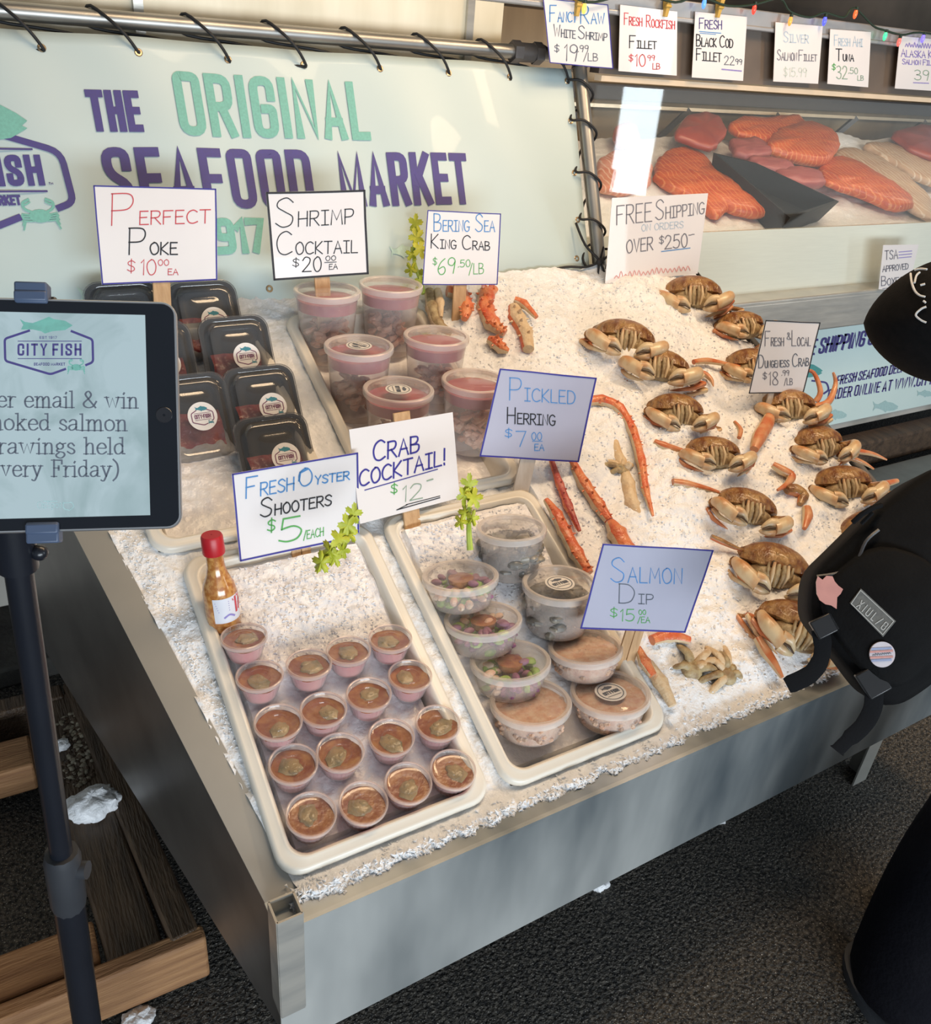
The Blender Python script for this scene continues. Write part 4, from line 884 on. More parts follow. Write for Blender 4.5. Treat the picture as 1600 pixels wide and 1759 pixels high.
slab([(1046, 246), (1066, 238), (1086, 240), (1090, 268), (1052, 274)], .03, .03, salmon, 'salmon_fillet', 'small orange fillet at the back left of the case')
slab([(1420, 276), (1450, 262), (1500, 280), (1548, 312), (1592, 350), (1600, 392), (1560, 372), (1500, 330)], .01, .03, white_f, 'fish_fillet', 'beige white fish fillet right of the salmon heap')
slab([(1470, 262), (1520, 258), (1600, 296), (1620, 340), (1560, 318), (1508, 286)], .02, .03, white_f, 'fish_fillet', 'upper beige fish fillet at the right edge')
slab([(1512, 256), (1560, 240), (1640, 240), (1640, 306), (1590, 300), (1548, 284)], .05, .03, sockeye, 'fish_fillet', 'red fillet at the far right of the case')
pan = thing('fish_pan', 'black oblong pan holding tuna pieces between the salmon fillets', 'pan', ci(1330, 320, .02))
a0, b0_, c0_, d0 = [ci(*q, .085) for q in ((1226, 262), (1300, 280), (1442, 346), (1358, 374))]
nu_ = Vector((0, 0, 1))
m = MB(); top = [a0, b0_, c0_, d0]; cen = sum(top, Vector()) / 4; bot = [p.lerp(cen, .12) - ICN * .085 for p in top]; ti = [p.lerp(cen, .06) for p in top]; bi = [p.lerp(cen, .16) - ICN * .07 for p in top]
for i in range(4):
    j = (i + 1) % 4; m.add([top[i], top[j], bot[j], bot[i]], [(0, 1, 2, 3)]); m.add([ti[i], ti[j], bi[j], bi[i]], [(3, 2, 1, 0)]); m.add([top[i], top[j], ti[j], ti[i]], [(0, 1, 2, 3)])
m.add(bot, [(0, 1, 2, 3)]); m.add(bi, [(3, 2, 1, 0)]); m.build('pan_body', blackp, pan)
for pts, h0, lb in (([(1238, 272), (1284, 270), (1306, 284), (1312, 298), (1270, 304), (1244, 296)], .055, 'dark tuna piece at the rear of the black pan'), ([(1268, 302), (1306, 302), (1340, 312), (1352, 322), (1320, 328), (1288, 318)], .05, 'tuna piece in the middle of the black pan'), ([(1312, 324), (1350, 318), (1396, 326), (1402, 346), (1372, 352), (1330, 342)], .05, 'tuna piece at the front of the black pan')):
    slab(pts, h0, .03, tuna, 'tuna_piece', lb, 'tuna', 'tuna pieces in the pan')

# ================================================================== HAND WRITTEN SIGNS
wood = mat('stick_wood', (.60, .38, .20), .6, c2=(.46, .27, .13), sc_=14, stretch=(8, 8, 1), bump=.15)
wood_pale = mat('stick_white', (.66, .58, .50), .55, c2=(.56, .47, .38), sc_=14, stretch=(6, 6, 1))
paper = mat('card_paper', (.80, .77, .77), .42, c2=(.76, .73, .74), sc_=5, coat=.25)
paper_blue = mat('card_paper_cool', (.47, .47, .58), .42, c2=(.43, .43, .54), sc_=5, coat=.25)
def sign(lb, quad, base, yaw, lean, border, bcol, lines, paper_=None, stick=((.5, .98), .034, 'w'), marks=(), back=.0, cat='sign', grp='hand written signs on sticks', d=None):
    """quad: TL,TR,BR,BL pixels of the card; base: pixel where its stick enters the ice"""
    pb = onb(*base) if d is None else None
    if d is None: d = (pb - CAM).dot(RF) - back
    n = Vector((math.sin(R(yaw)) * math.cos(R(lean)), -math.cos(R(yaw)) * math.cos(R(lean)), math.sin(R(lean))))
    c = [sum(q[i] for q in quad) / 4 for i in (0, 1)]; p0 = CAM + ray(*c) * d
    Q = [hit(*q, p0, n) for q in quad]
    r_ = thing('price_sign' if stick else 'price_card', lb, cat, Q[3].lerp(Q[2], .5), grp)
    m = MB(); m.prism([q - n * .0012 for q in Q], n * .0012); card = m.build('card', paper_ or paper, r_)
    mp = planemap(p0, n, .0006); cols = []; m = MB()
    def ci2(c_):
        if c_ not in cols: cols.append(c_)
        return cols.index(c_)
    V2 = [Vector(q) for q in quad]; cc = sum(V2, Vector((0, 0))) / 4
    if border:
        rd = random.Random(len(lb))
        for i in range(4):
            a = V2[i].lerp(cc, border * .006); b = V2[(i + 1) % 4].lerp(cc, border * .006)
            ribbon(m, [a, a.lerp(b, .33) + Vector((rd.uniform(-.6, .6), rd.uniform(-.6, .6))), a.lerp(b, .66) + Vector((rd.uniform(-.6, .6), rd.uniform(-.6, .6))), b], border, mp, ci2(bcol))
    for t in lines:
        s_, x0, y0, x1, y1, h, col = t[:7]; ra = t[7] if len(t) > 7 else .6; w = t[8] if len(t) > 8 else max(1.3, h * .075)
        letters(m, s_, (x0, y0), (x1, y1), h, mp, ci2(col), ratio=ra, w=w)
    for t in marks:
        if t[0] == 'l': ribbon(m, [Vector(q) for q in t[1]], t[2], mp, ci2(t[3]))
        else: squiggle(m, t[1], t[2], t[3], mp, ci2(t[4]), 1.4, n=t[5], sd=len(lb))
    if m.f: m.build('lettering', [ink(c_, INK[c_]) for c_ in cols], r_)
    if stick:
        (fx, fy), w, kind = stick; a = Q[0].lerp(Q[1], fx); b = Q[3].lerp(Q[2], fx); top = a.lerp(b, fy) - n * .004
        up = (a - b).normalized(); b2 = b - n * .004; foot = b2 - up * ((b2 - (ORG - VN * .03)).dot(VN) / up.dot(VN))
        if stick[2] == 'split':
            m = MB()
            for o_ in (-.009, .009):
                sd_ = (Q[1] - Q[0]).normalized() * o_; m.bar(foot + sd_, top + sd_, .017, .005, up=n)
        else:
            m = MB(); m.bar(foot, top, w, .005, up=n)
        m.build('stick', wood_pale if kind == 'p' else wood, r_, bevel=.001)
    return r_
sign('perfect poke sign in red and black writing with a blue border, left on the banner', [(160, 318), (372, 324), (374, 481), (175, 489)], (285, 512), 8, 6, 2.4, 'navy',
     [('Perfect', 192, 387, 355, 383, 54, 'red', .42, 2), ('Poke', 222, 437, 300, 437, 45, 'black', .45, 2.4), ('$', 219, 467, 232, 467, 20, 'red', 1, 1.5), ('10', 240, 472, 268, 472, 26, 'red', 1, 1.7), ('00', 272, 456, 290, 456, 10, 'red', 1, 1.3), ('EA', 289, 472, 306, 472, 10, 'red', 1, 1.4)], back=.16)
sign('shrimp cocktail sign in thin black writing with a thick black border', [(457, 330), (628, 326), (634, 471), (470, 482)], (563, 505), -2, 8, 3.6, 'black',
     [('Shrimp', 474, 391, 603, 384, 50, 'black', .5, 1.9), ('Cocktail', 476, 438, 611, 434, 40, 'black', .52, 1.9), ('$', 503, 458, 514, 458, 14, 'black', 1, 1.4), ('20', 520, 467, 552, 466, 25, 'black', 1, 1.9), ('00', 560, 448, 577, 447, 8, 'black', 1, 1.2), ('EA', 566, 463, 580, 462, 9, 'black', .8, 1.2)], marks=[('l', [(558, 451), (578, 450)], 1.2, 'black')], back=.16)
sign('Bering Sea king crab sign with a blue first line, beside the upright celery', [(735, 361), (861, 367), (855, 489), (726, 489)], (800, 508), 0, 8, 1.6, 'navy',
     [('Bering Sea', 746, 397, 849, 398, 30, 'blue', .62, 1.6), ('King Crab', 741, 426, 840, 430, 24, 'black', .62, 1.6), ('$', 744, 455, 751, 455, 12, 'green', 1, 1.2), ('69', 753, 472, 782, 469, 27, 'green', 1, 1.5), ('.50', 787, 459, 808, 458, 12, 'green', 1, 1.2), ('/LB', 806, 471, 831, 470, 18, 'green', .62, 1.2)], back=.14)
sign('free shipping sign on white paper beside the steel pole', [(1052, 340), (1217, 332), (1199, 470), (1040, 487)], (1122, 502), 2, 6, 0, 'red',
     [('FREE', 1060, 386, 1120, 380, 32, 'grey', 1, 1.8), ('Shipping', 1127, 378, 1209, 367, 34, 'grey', .58, 1.7), ('on orders', 1103, 397, 1174, 391, 13, 'pale', .85, 1.2), ('OVER', 1077, 435, 1122, 429, 22, 'grey', 1, 1.8), ('$', 1133, 419, 1141, 418, 13, 'grey', 1, 1.4), ('250', 1143, 428, 1181, 424, 23, 'grey', 1, 1.8), ('"', 1184, 409, 1193, 407, 5, 'grey', 1, 1.5)],
     marks=[('l', [(1137, 432), (1186, 426)], 1.5, 'blue'), ('s', (1056, 478), (1186, 464), 11, 'rose', 34)], stick=((.5, .98), .045, 'w'), back=.03)
sign('Fresh and local Dungeness crab sign among the crabs', [(1316, 550), (1410, 554), (1381, 674), (1287, 676)], (1310, 748), 0, 8, 1.8, 'black',
     [('Fresh', 1315, 594, 1346, 594, 25, 'grey', .55, 1.4), ('&', 1352, 583, 1359, 583, 12, 'grey', 1, 1.2), ('Local', 1361, 594, 1392, 594, 26, 'grey', .55, 1.4), ('Dungeness', 1304, 632, 1355, 630, 22, 'slate', .52, 1.4), ('Crab', 1362, 630, 1389, 628, 22, 'slate', .6, 1.4), ('$', 1311, 651, 1318, 651, 11, 'grey', 1, 1.2), ('18', 1320, 661, 1337, 661, 22, 'grey', 1, 1.4), ('.99', 1343, 645, 1356, 645, 9, 'grey', 1, 1.1), ('/LB', 1348, 661, 1362, 661, 11, 'grey', .7, 1.1)], stick=((.42, .98), .018, 'p'))
sign('pickled herring sign, pale blue card on a tall white stick', [(859, 633), (1026, 649), (995, 794), (824, 784)], (888, 892), -4, 8, 2.6, 'navy',
     [('Pickled', 876, 687, 986, 694, 38, 'blue', .58, 1.6), ('Herring', 872, 727, 953, 731, 27, 'black', .66, 2), ('$', 868, 751, 880, 751, 14, 'blue', 1, 1.4), ('7', 887, 767, 904, 767, 26, 'blue', 1, 1.6), ('00', 914, 756, 931, 756, 13, 'blue', 1, 1.3), ('EA', 919, 774, 935, 774, 11, 'blue', .9, 1.4)], paper_=paper_blue, stick=((.48, .98), .036, 'p'), marks=[('l', [(915, 758), (932, 758)], 1.1, 'blue')])
sign('crab cocktail sign in bold dark blue capitals, no border, in the middle', [(600, 738), (778, 708), (790, 855), (619, 900)], (716, 942), 10, 18, 0, 'navy',
     [('Crab', 642, 793, 719, 776, 34, 'navy', .82, 3), ('Cocktail!', 618, 836, 764, 798, 27, 'navy', .95, 3), ('$', 672, 848, 683, 847, 16, 'green', 1, 1.8), ('12', 689, 863, 726, 856, 27, 'gruen', 1, 1.6)], marks=[('l', [(627, 842), (752, 806)], 1.6, 'navy'), ('l', [(734, 826), (744, 823)], 2.2, 'gruen'), ('l', [(682, 876), (756, 855)], 1.6, 'black'), ('l', [(698, 867), (756, 852)], 1.3, 'black'), ('l', [(682, 876), (700, 867)], 1.3, 'black')], stick=((.5, -.09), .036, 'w'))
sign('fresh oyster shooters sign with a blue border, above the hot sauce bottle', [(398, 814), (616, 777), (618, 922), (412, 965)], (508, 986), 0, 6, 3, 'navy',
     [('Fresh', 423, 856, 503, 842, 35, 'blue', .62, 2.4), ('Oyster', 514, 836, 597, 824, 30, 'blue', .46, 2.4), ('Shooters', 448, 889, 567, 868, 32, 'black', .56, 2.5), ('$', 460, 914, 473, 911, 20, 'green', 1, 2.4), ('5', 480, 933, 518, 926, 40, 'green', 1, 2.8), ('/EACH', 522, 927, 556, 920, 14, 'green', .85, 1.6)], stick=((.5, .98), .034, 'split'), marks=[('l', [(514, 826), (516, 812), (528, 806)], 3.4, 'blue')])
sign('salmon dip sign, pale blue card leaning over the front tray', [(1036, 934), (1227, 945), (1178, 1087), (997, 1080)], (1066, 1156), -18, 4, 2.6, 'navy',
     [('Salmon', 1050, 1000, 1170, 1003, 42, 'blue', .62, 1.7), ('Dip', 1064, 1036, 1119, 1038, 33, 'slate', .5, 1.6), ('$', 1049, 1060, 1061, 1060, 15, 'green', 1, 1.4), ('15', 1064, 1067, 1090, 1067, 20, 'green', 1, 1.5), ('00', 1098, 1056, 1110, 1056, 8, 'green', 1, 1.2), ('/EA', 1096, 1070, 1117, 1070, 10, 'green', .8, 1.2)], paper_=paper_blue, stick=((.52, .98), .036, 'split'), back=.05)
# cards hung from the price rail and one stuck to the case
def card(lb, quad, y, lines, marks=(), border=0, bcol='navy', grp='price cards along the rail'):
    c = [sum(q[i] for q in quad) / 4 for i in (0, 1)]; p = hit(*c, (0, y, 0), FN); d = (p - CAM).dot(RF)
    return sign(lb, quad, None, 0, 0, border, bcol, lines, stick=None, marks=marks, d=d, cat='price card', grp=grp)
yk = CY - .03
card('fancy raw white shrimp price card, leftmost on the rail', [(933, -4), (1045, 8), (1054, 118), (945, 108)], yk, [('Fancy', 945, 37, 990, 38, 28, 'blue', .6, 1.9), ('Raw', 998, 40, 1037, 41, 30, 'blue', .6, 1.9), ('White', 952, 62, 988, 66, 20, 'slate', .65, 1.7), ('Shrimp', 994, 66, 1042, 70, 22, 'slate', .55, 1.6), ('$', 953, 89, 961, 89, 12, 'slate', 1, 1.3), ('19', 968, 104, 992, 105, 28, 'slate', 1, 1.7), ('.99', 993, 89, 1011, 89, 11, 'slate', 1, 1.3), ('/LB', 1003, 104, 1027, 105, 13, 'slate', .8, 1.3)], border=1.6)
card('fresh rockfish fillet price card with red first line', [(1066, 8), (1164, 20), (1163, 130), (1063, 122)], yk, [('Fresh', 1073, 42, 1103, 45, 20, 'red', .7, 1.6), ('Rockfish', 1111, 46, 1159, 50, 20, 'red', .68, 1.6), ('Fillet', 1082, 82, 1127, 84, 21, 'black', .6, 1.7), ('$', 1081, 105, 1088, 105, 11, 'red', 1, 1.4), ('10', 1090, 113, 1109, 114, 20, 'red', 1, 1.6), ('99', 1113, 104, 1125, 104, 9, 'red', 1, 1.2), ('LB', 1122, 119, 1134, 119, 10, 'red', .9, 1.3)])
card('fresh black cod fillet price card', [(1195, 20), (1284, 29), (1277, 139), (1189, 133)], yk, [('Fresh', 1202, 49, 1240, 50, 18, 'indigo', .8, 1.6), ('Black Cod', 1197, 79, 1259, 82, 20, 'black', .72, 1.7), ('Fillet', 1197, 103, 1239, 106, 20, 'black', .72, 1.7), ('22', 1245, 111, 1262, 112, 15, 'slate', 1, 1.3), ('99', 1264, 110, 1275, 111, 9, 'slate', 1, 1.2)], marks=[('l', [(1202, 54), (1239, 57)], 1.4, 'blue'), ('l', [(1203, 57), (1230, 59)], 1.2, 'blue'), ('l', [(1241, 119), (1274, 122)], 2.2, 'lav')])
card('silver salmon fillet price card with faded writing', [(1333, 38), (1414, 45), (1406, 144), (1329, 140)], yk, [('Silver', 1347, 72, 1389, 74, 18, 'pale', .75, 1.6), ('Salmon', 1336, 103, 1369, 104, 18, 'grey', .72, 1.4), ('Fillet', 1373, 104, 1403, 105, 18, 'grey', .6, 1.4), ('$15.99', 1347, 131, 1386, 132, 15, 'fade', 1, 1.3)])
card('fresh ahi tuna price card with green price', [(1427, 50), (1497, 55), (1492, 150), (1422, 144)], yk, [('Fresh Ahi', 1434, 78, 1482, 80, 18, 'pale', .7, 1.5), ('Tuna', 1437, 104, 1466, 105, 20, 'black', .55, 1.7), ('$', 1430, 120, 1436, 120, 10, 'green', 1, 1.3), ('32', 1438, 135, 1456, 136, 22, 'gruen', 1, 1.5), ('.50', 1458, 126, 1474, 127, 10, 'gruen', 1, 1.2), ('LB', 1474, 138, 1484, 138, 8, 'gruen', 1, 1.1)])
card('Alaska salmon fillet price card in purple, at the right edge', [(1547, 62), (1640, 70), (1634, 158), (1538, 152)], yk, [('Alaska K', 1549, 97, 1602, 100, 13, 'lav', .85, 1.5), ('Salmon Fil', 1551, 110, 1600, 112, 9, 'lav', .85, 1.4), ('39', 1572, 137, 1596, 138, 17, 'gruen', 1, 1.4)], marks=[('s', (1556, 80), (1602, 84), 10, 'lav', 20), ('l', [(1570, 142), (1596, 143)], 1.6, 'lav')])
card('TSA approved boxes card stuck on the front of the case, above the black hat', [(1518, 421), (1579, 420), (1561, 498), (1510, 497)], CY - .10, [('TSA', 1521, 446, 1543, 444, 15, 'grey', .9, 1.5), ('Approved', 1517, 467, 1561, 462, 10, 'grey', .95, 1.4), ('Boxes', 1515, 491, 1551, 487, 16, 'grey', .7, 1.5)], marks=[('l', [(1545, 433), (1567, 431)], 1.4, 'lav'), ('l', [(1545, 438), (1567, 436)], 1.4, 'lav'), ('l', [(1545, 443), (1566, 441)], 1.4, 'lav'), ('l', [(1517, 496), (1531, 494)], 1.1, 'grey')], grp=None)

# ================================================================== BANNER ON ITS PIPE FRAME
vinyl = mat('banner_vinyl', (.54, .64, .64), .38, c2=(.49, .59, .58), sc_=1.5, coat=.1)
ban = thing('shop_banner', 'pale green printed vinyl banner laced to a steel pipe behind the ice table', 'banner', B(.6, 0))
SL, SR, TT = -.62, 1.252, .508
def wave(s, t): return .004 * math.sin(s * 9) * max(0, t) * 2 + .0025 * math.sin(s * 23 + t * 9)
m = MB(); m.grid(lambda a, b: B(SL + (SR - SL) * a, -.06 + (TT + .06) * b, wave(SL + (SR - SL) * a, -.06 + (TT + .06) * b)), 90, 24)
o = m.build('sheet', vinyl, ban, smooth=180); sm_ = o.modifiers.new('solid', 'SOLIDIFY'); sm_.thickness = .0015; sm_.offset = 0
bm_ = lambda s, t: B(s, t, wave(s, t) + .0030)
def fine(mb, fn):                                          # keep print hugging the rippled sheet: just draw, letters are small next to the ripples
    fn(mb)
m = MB()
letters(m, 'THE', (.052, .3265), (.152, .3265), .0785, bm_, 0, BLOCK, w=.0142, y=1, gap=.34)
letters(m, 'ORIGINAL', (.224, .321), (.656, .321), .1265, bm_, 1, BLOCK, w=.0185, y=1, gap=.28)
letters(m, 'SEAFOOD', (.060, .174), (.497, .174), .1235, bm_, 0, BLOCK, w=.0185, y=1, gap=.29)
letters(m, 'MARKET', (.560, .174), (.902, .174), .1205, bm_, 0, BLOCK, w=.0185, y=1, gap=.29)
letters(m, '1917', (.232, .080), (.372, .080), .0755, bm_, 1, BLOCK, w=.0165, y=1, gap=.2)
letters(m, 'CITY FISH', (-.292, .224), (-.050, .224), .057, bm_, 0, BLOCK, w=.0115, y=1, gap=.33)
letters(m, 'SEAFOOD MARKET', (-.232, .189), (-.098, .189), .019, bm_, 0, BLOCK, w=.0042, y=1)
letters(m, 'TM', (-.044, .226), (-.036, .226), .004, bm_, 0, BLOCK, w=.001, y=1)
for s0, t0, s1, t1 in ((-.28, .291, -.062, .291), (-.28, .2135, -.05, .2135)): ribbon(m, [(s0, t0), (s1, t1)], .0035, bm_, 0)
ribbon(m, fillet([Vector(q) for q in ((-.118, .320), (-.012, .286), (-.006, .192), (-.034, .182))], .022), .0125, bm_, 0)
ribbon(m, fillet([Vector(q) for q in ((-.225, .320), (-.330, .286), (-.330, .19), (-.172, .142), (-.108, .166))], .022), .0125, bm_, 0)
fishmark(m, (-.172, .345), .112, bm_, 1, y=1); crabmark(m, (-.070, .168), .031, bm_, 1, y=1)
for s0, t0, k in ((.08, .03, .06), (.02, .012, .05), (.70, .07, .035), (.55, .05, .04)): fishmark(m, (s0, t0), k, bm_, 2, y=1)
m.build('lettering', [ink('indigo', INK['indigo']), ink('teal', (.20, .50, .42)), ink('mint', INK['mint'])], ban, smooth=180)
GR = [Vector((hit(px, py, BO, BN).x, .475)) for px, py in ((70, 73), (236, 86), (391, 99), (523, 110), (652, 118), (770, 127), (876, 135), (975, 141))]
grom = [(-.20, .478), (-.40, .478)] + [(q.x, .478) for q in GR] + [(1.235, .38), (1.232, .25), (1.228, .13), (.36, .003), (1.10, .0), (1.21, .03)]
brass = mat('brass_eyelet', (.62, .44, .26), .3, .8)
for s, t in grom:
    m = MB(); m.lathe([(.0035, .0006), (.004, .002), (.0065, .0022), (.008, .001), (.008, 0)], 20, M=frame(B(s, t, wave(s, t) + .0005), BN)); m.build('eyelet', brass, ban)
pipeM = mat('galvanised_pipe', (.46, .45, .43), .38, .9, c2=(.36, .35, .33), sc_=8)
pf = thing('pipe_frame', 'steel pipe frame carrying the printed banner', 'frame', B(1.28, 0)); PT = .541; PR = .0165
m = MB(); m.tube([B(-.8, PT, -.004), B(1.26, PT, -.004)], PR, 20); m.build('crossbar', pipeM, pf)
m = MB(); m.tube([B(1.286, -.12), B(1.279, PT)], .0185, 20); m.build('upright', pipeM, pf)
fit = mat('dark_fitting', (.16, .15, .15), .5, .7)
m = MB()
for s, r in ((1.085, .026), (1.1175, .022), (1.15, .026)): m.tube([B(s - (.012 if r > .025 else .0215), PT, -.004), B(s + (.012 if r > .025 else .0215), PT, -.004)], r, 6 if r > .025 else 20)
m.build('union_coupling', fit, pf)
m = MB(); m.tube([B(1.235, PT, -.004), B(1.279, PT, -.004), B(1.279, PT - .03, -.002)], .023, 14); m.build('elbow_fitting', fit, pf)
rope = mat('black_cord', (.012, .012, .014), .6)
m = MB(); P = []
tops = [(-.40, .478), (-.20, .478)] + [(q.x, .478) for q in GR]
for i, (s, t) in enumerate(tops):
    s2 = tops[i + 1][0] if i + 1 < len(tops) else s + .06
    P += [B(s, t, .006), B(s - .03, t + .035, PR + .006), B(s - .075, PT + PR + .002, PR * .3), B(s - .082, PT + PR * .6, -PR - .008), B(s - .07, PT - .01, -PR - .010)]
    P += [B(s + (s2 - s) * .35, t + .035, -.016), B(s + (s2 - s) * .75, t + .004, -.008), B(s2 - .003, t - .004, -.003)]
m.tube(smoothpts(P[:-3], 4), .0032, 7); o = m.build('bungee_cord', rope, smooth=180); tag(o, 'black elastic cord lacing the banner to the top pipe', 'cord')
m = MB(); P = []
for (t0, t1) in ((.478, .40), (.38, .27), (.25, .15), (.13, .05)):
    P += [B(1.232, t0, .006), B(1.262, t0 - .005, .022), B(1.298, t0 - .03, .020), B(1.310, t0 - .045, -.006), B(1.285, t0 - .06, -.028), B(1.25, t1 + .005, -.010)]
P += [B(1.228, .02, .006), B(1.26, -.03, .02), B(1.30, .02, .026), B(1.32, .05, .0), B(1.29, .05, -.03)]
m.tube(smoothpts(P, 4), .0034, 7)
P = [B(1.10, 0, .006), B(1.16, .008, .016), B(1.22, .004, .022), B(1.262, .014, .030), B(1.30, .03, .024)]; m.tube(smoothpts(P, 4), .0034, 7)
P = [B(1.21, .12, .012), B(1.225, .06, .024), B(1.262, .015, .032), B(1.285, -.04, .026)]; m.tube(smoothpts(P, 4), .0034, 7)
m.ball(B(1.262, .014, .032), (.012, .008, .010)); m.tube([B(1.262, .014, .032), B(1.275, .05, .036), B(1.262, .014, .03), B(1.25, -.03, .03)], .003, 6)
o = m.build('bungee_cord', rope, smooth=180); tag(o, 'black elastic cord knotted round the steel upright pole', 'cord')

# ================================================================== POSTER ON THE CASE
pq = Vector((0, CY + .025, 0)); po = thing('shipping_poster', 'pale green free shipping poster on the front of the fish case, right', 'poster', hit(1500, 640, pq, FN))
def pz(px, py): return hit(px, py, pq, FN)
a = pz(1410, 551); b = pz(1425, 730); x0 = pz(1330, 560).x
m = MB(); m.box(((x0 + 4.0) / 2, CY + .026, (a.z + b.z) / 2), (4.0 - x0, .006, a.z - b.z)); m.build('board', mat('poster_print', (.70, .84, .82), .4, c2=(.64, .79, .77), sc_=2), po)
mp = planemap(pq, FN, .0032); m = MB()
letters(m, 'FREE SHIPPING ON', (1357, 617), (1513, 590), 30, mp, 0, BLOCK, w=3.8, up=(7, -28), gap=.24)
letters(m, 'FRESH SEAFOOD DELIVERY', (1436, 662), (1578, 634), 17, mp, 0, BLOCK, w=2.2, up=(4, -16.5), gap=.25)
letters(m, 'ORDER ONLINE AT WWW.CITY', (1421, 688), (1602, 660), 20, mp, 0, BLOCK, w=2.3, up=(4, -19), gap=.25)
fishmark(m, (1380, 636), 34, mp, 1); ribbon(m, fillet([Vector(q) for q in ((1396, 654), (1421, 657), (1425, 670), (1416, 676))], 5), 3, mp, 0)
fishmark(m, (1436, 712), 20, mp, 2); fishmark(m, (1522, 698), 22, mp, 2); fishmark(m, (1590, 676), 14, mp, 2)
m.build('lettering', [ink('indigo', INK['indigo']), ink('dteal2', (.10, .38, .36)), ink('wash', INK['wash'])], po)

# ================================================================== TABLET ON A FLOOR STAND
TC = Vector((-.218, -.059, 1.289)); TU = Vector((.949, -.315, -.006)).normalized(); TD = Vector((-.165, -.478, -.863)); TD = (TD - TU * TD.dot(TU)).normalized(); TN = TU.cross(-TD).normalized()
tab = thing('tablet', 'tablet computer with a lit raffle screen, held on the black floor stand', 'tablet', TC)
TW, THh = .2506, .1741
def tp(a, b, o=0): return TC + TU * a - TD * b + TN * o
def rslab(m, w, h, r, z0, z1, mi=0, inset=.0008):
    rings = [[tp(a, b, z) for a, b in rrect(-w / 2 + o, -h / 2 + o, w / 2 - o, h / 2 - o, r - o)] for o, z in ((inset, z0), (0, z0 + .001), (0, z1 - .001), (inset, z1))]
    n = len(rings[0]); fs = [tuple(range(n))[::-1], tuple(range(3 * n, 4 * n))]
    for k in range(3):
        for i in range(n): j = (i + 1) % n; fs.append((k * n + i, k * n + j, (k + 1) * n + j, (k + 1) * n + i))
    m.add([p for q in rings for p in q], fs, mi)
m = MB(); rslab(m, TW + .003, THh + .003, .011, -.008, -.0006); m.build('case_back', mat('alu_edge', (.55, .55, .56), .3, .8), tab)
m = MB(); rslab(m, TW, THh, .0095, -.003, 0); m.build('front_bezel', mat('bezel_black', (.008, .010, .015), .12), tab)
scr = mat('tablet_screen', (.02, .02, .02), .15, spec=.3)
def mk_screen():
    nt = scr.node_tree; N = nt.nodes; L = nt.links; b = N['Principled BSDF']
    n1 = N.new('ShaderNodeTexNoise'); n1.inputs['Scale'].default_value = 14; n1.inputs['Detail'].default_value = 6; n1.inputs['Distortion'].default_value = 1.2
    tc = [n for n in N if n.type == 'TEX_COORD'][0]; L.new(tc.outputs['Object'], n1.inputs['Vector'])
    rp = N.new('ShaderNodeValToRGB'); rp.color_ramp.elements[0].position = .36; rp.color_ramp.elements[0].color = (.30, .42, .45, 1); rp.color_ramp.elements[1].position = .52; rp.color_ramp.elements[1].color = (.42, .55, .60, 1)
    L.new(n1.outputs['Fac'], rp.inputs[0]); L.new(rp.outputs[0], b.inputs['Emission Color']); b.inputs['Emission Strength'].default_value = .95
mk_screen()
m = MB(); sx0, sx1, sy = -TW / 2 + .0215, TW / 2 - .0215, THh / 2 - .0095
m.add([tp(sx0, -sy, .0004), tp(sx1, -sy, .0004), tp(sx1, sy, .0004), tp(sx0, sy, .0004)], [(0, 1, 2, 3)]); s_ = m.build('screen', scr, tab)
mp = planemap(TC, TN, .0009); m = MB()
for tx, x0, y0, x1, y1, h in (('er email & win', -4, 699, 237, 701, 28), ('moked salmon', -24, 738, 218, 740, 28), ('rawings held', -3, 779, 214, 780, 28), ('very Friday)', 2, 818, 203, 819, 28)):
    letters(m, tx, (x0, y0), (x1, y1), h, mp, 0, SERIF, w=3.4, stress=.5)
letters(m, 'OnSpot', (64, 873), (106, 872), 11, mp, 2, SERIF, w=.9)
ribbon(m, fillet([Vector(q) for q in ((108, 864), (124, 863), (127, 870), (120, 877), (110, 874), (108, 864))], 2), 1.6, mp, 2); ribbon(m, [(74, 861), (98, 861)], 1.4, mp, 2)
fm = [(34, 548), (43, 553), (56, 555), (75, 548), (84, 544), (92, 548), (112, 551), (125, 559), (112, 567), (90, 569), (77, 573), (71, 569), (56, 566), (36, 566), (40, 558)]
m.poly([mp(*q) for q in fm], 1)
ribbon(m, fillet([Vector(q) for q in ((50, 568), (8, 582), (9, 620), (87, 643), (112, 634))], 5), 4, mp, 3); ribbon(m, fillet([Vector(q) for q in ((123, 569), (159, 583), (160, 622), (148, 627))], 5), 4, mp, 3)
letters(m, 'CITY FISH', (30, 611), (140, 611), 21, mp, 3, BLOCK, w=3.6, gap=.34)
for q in ((31, 586, 140, 586), (31, 616, 140, 616)): ribbon(m, [q[:2], q[2:]], 1.3, mp, 3)
letters(m, 'EST 1917', (68, 582), (98, 582), 4.5, mp, 3, BLOCK, w=.8); letters(m, 'SEAFOOD MARKET', (58, 628), (112, 628), 5, mp, 3, BLOCK, w=1)
crabmark(m, (131, 631), 14, mp, 1)
m.build('lettering', [ink('slate', INK['slate']), ink('teal', (.20, .50, .42)), ink('wash', INK['wash']), ink('indigo', INK['indigo'])], s_)
m = MB(); m.lathe([(.0062, .0003), (.0058, .0007), (.001, .0005)], 28, M=frame(tp(TW / 2 - .0095, 0), TN, TU)); m.build('home_button', mat('button_black', (.02, .02, .024), .25), tab)
stand = thing('tablet_stand', 'black floor stand with a telescopic pole at the left edge', 'stand', Vector((-.283, .03, 0)))
blk = mat('stand_black', (.010, .012, .018), .28); blu = mat('clamp_blue', (.07, .10, .17), .45)
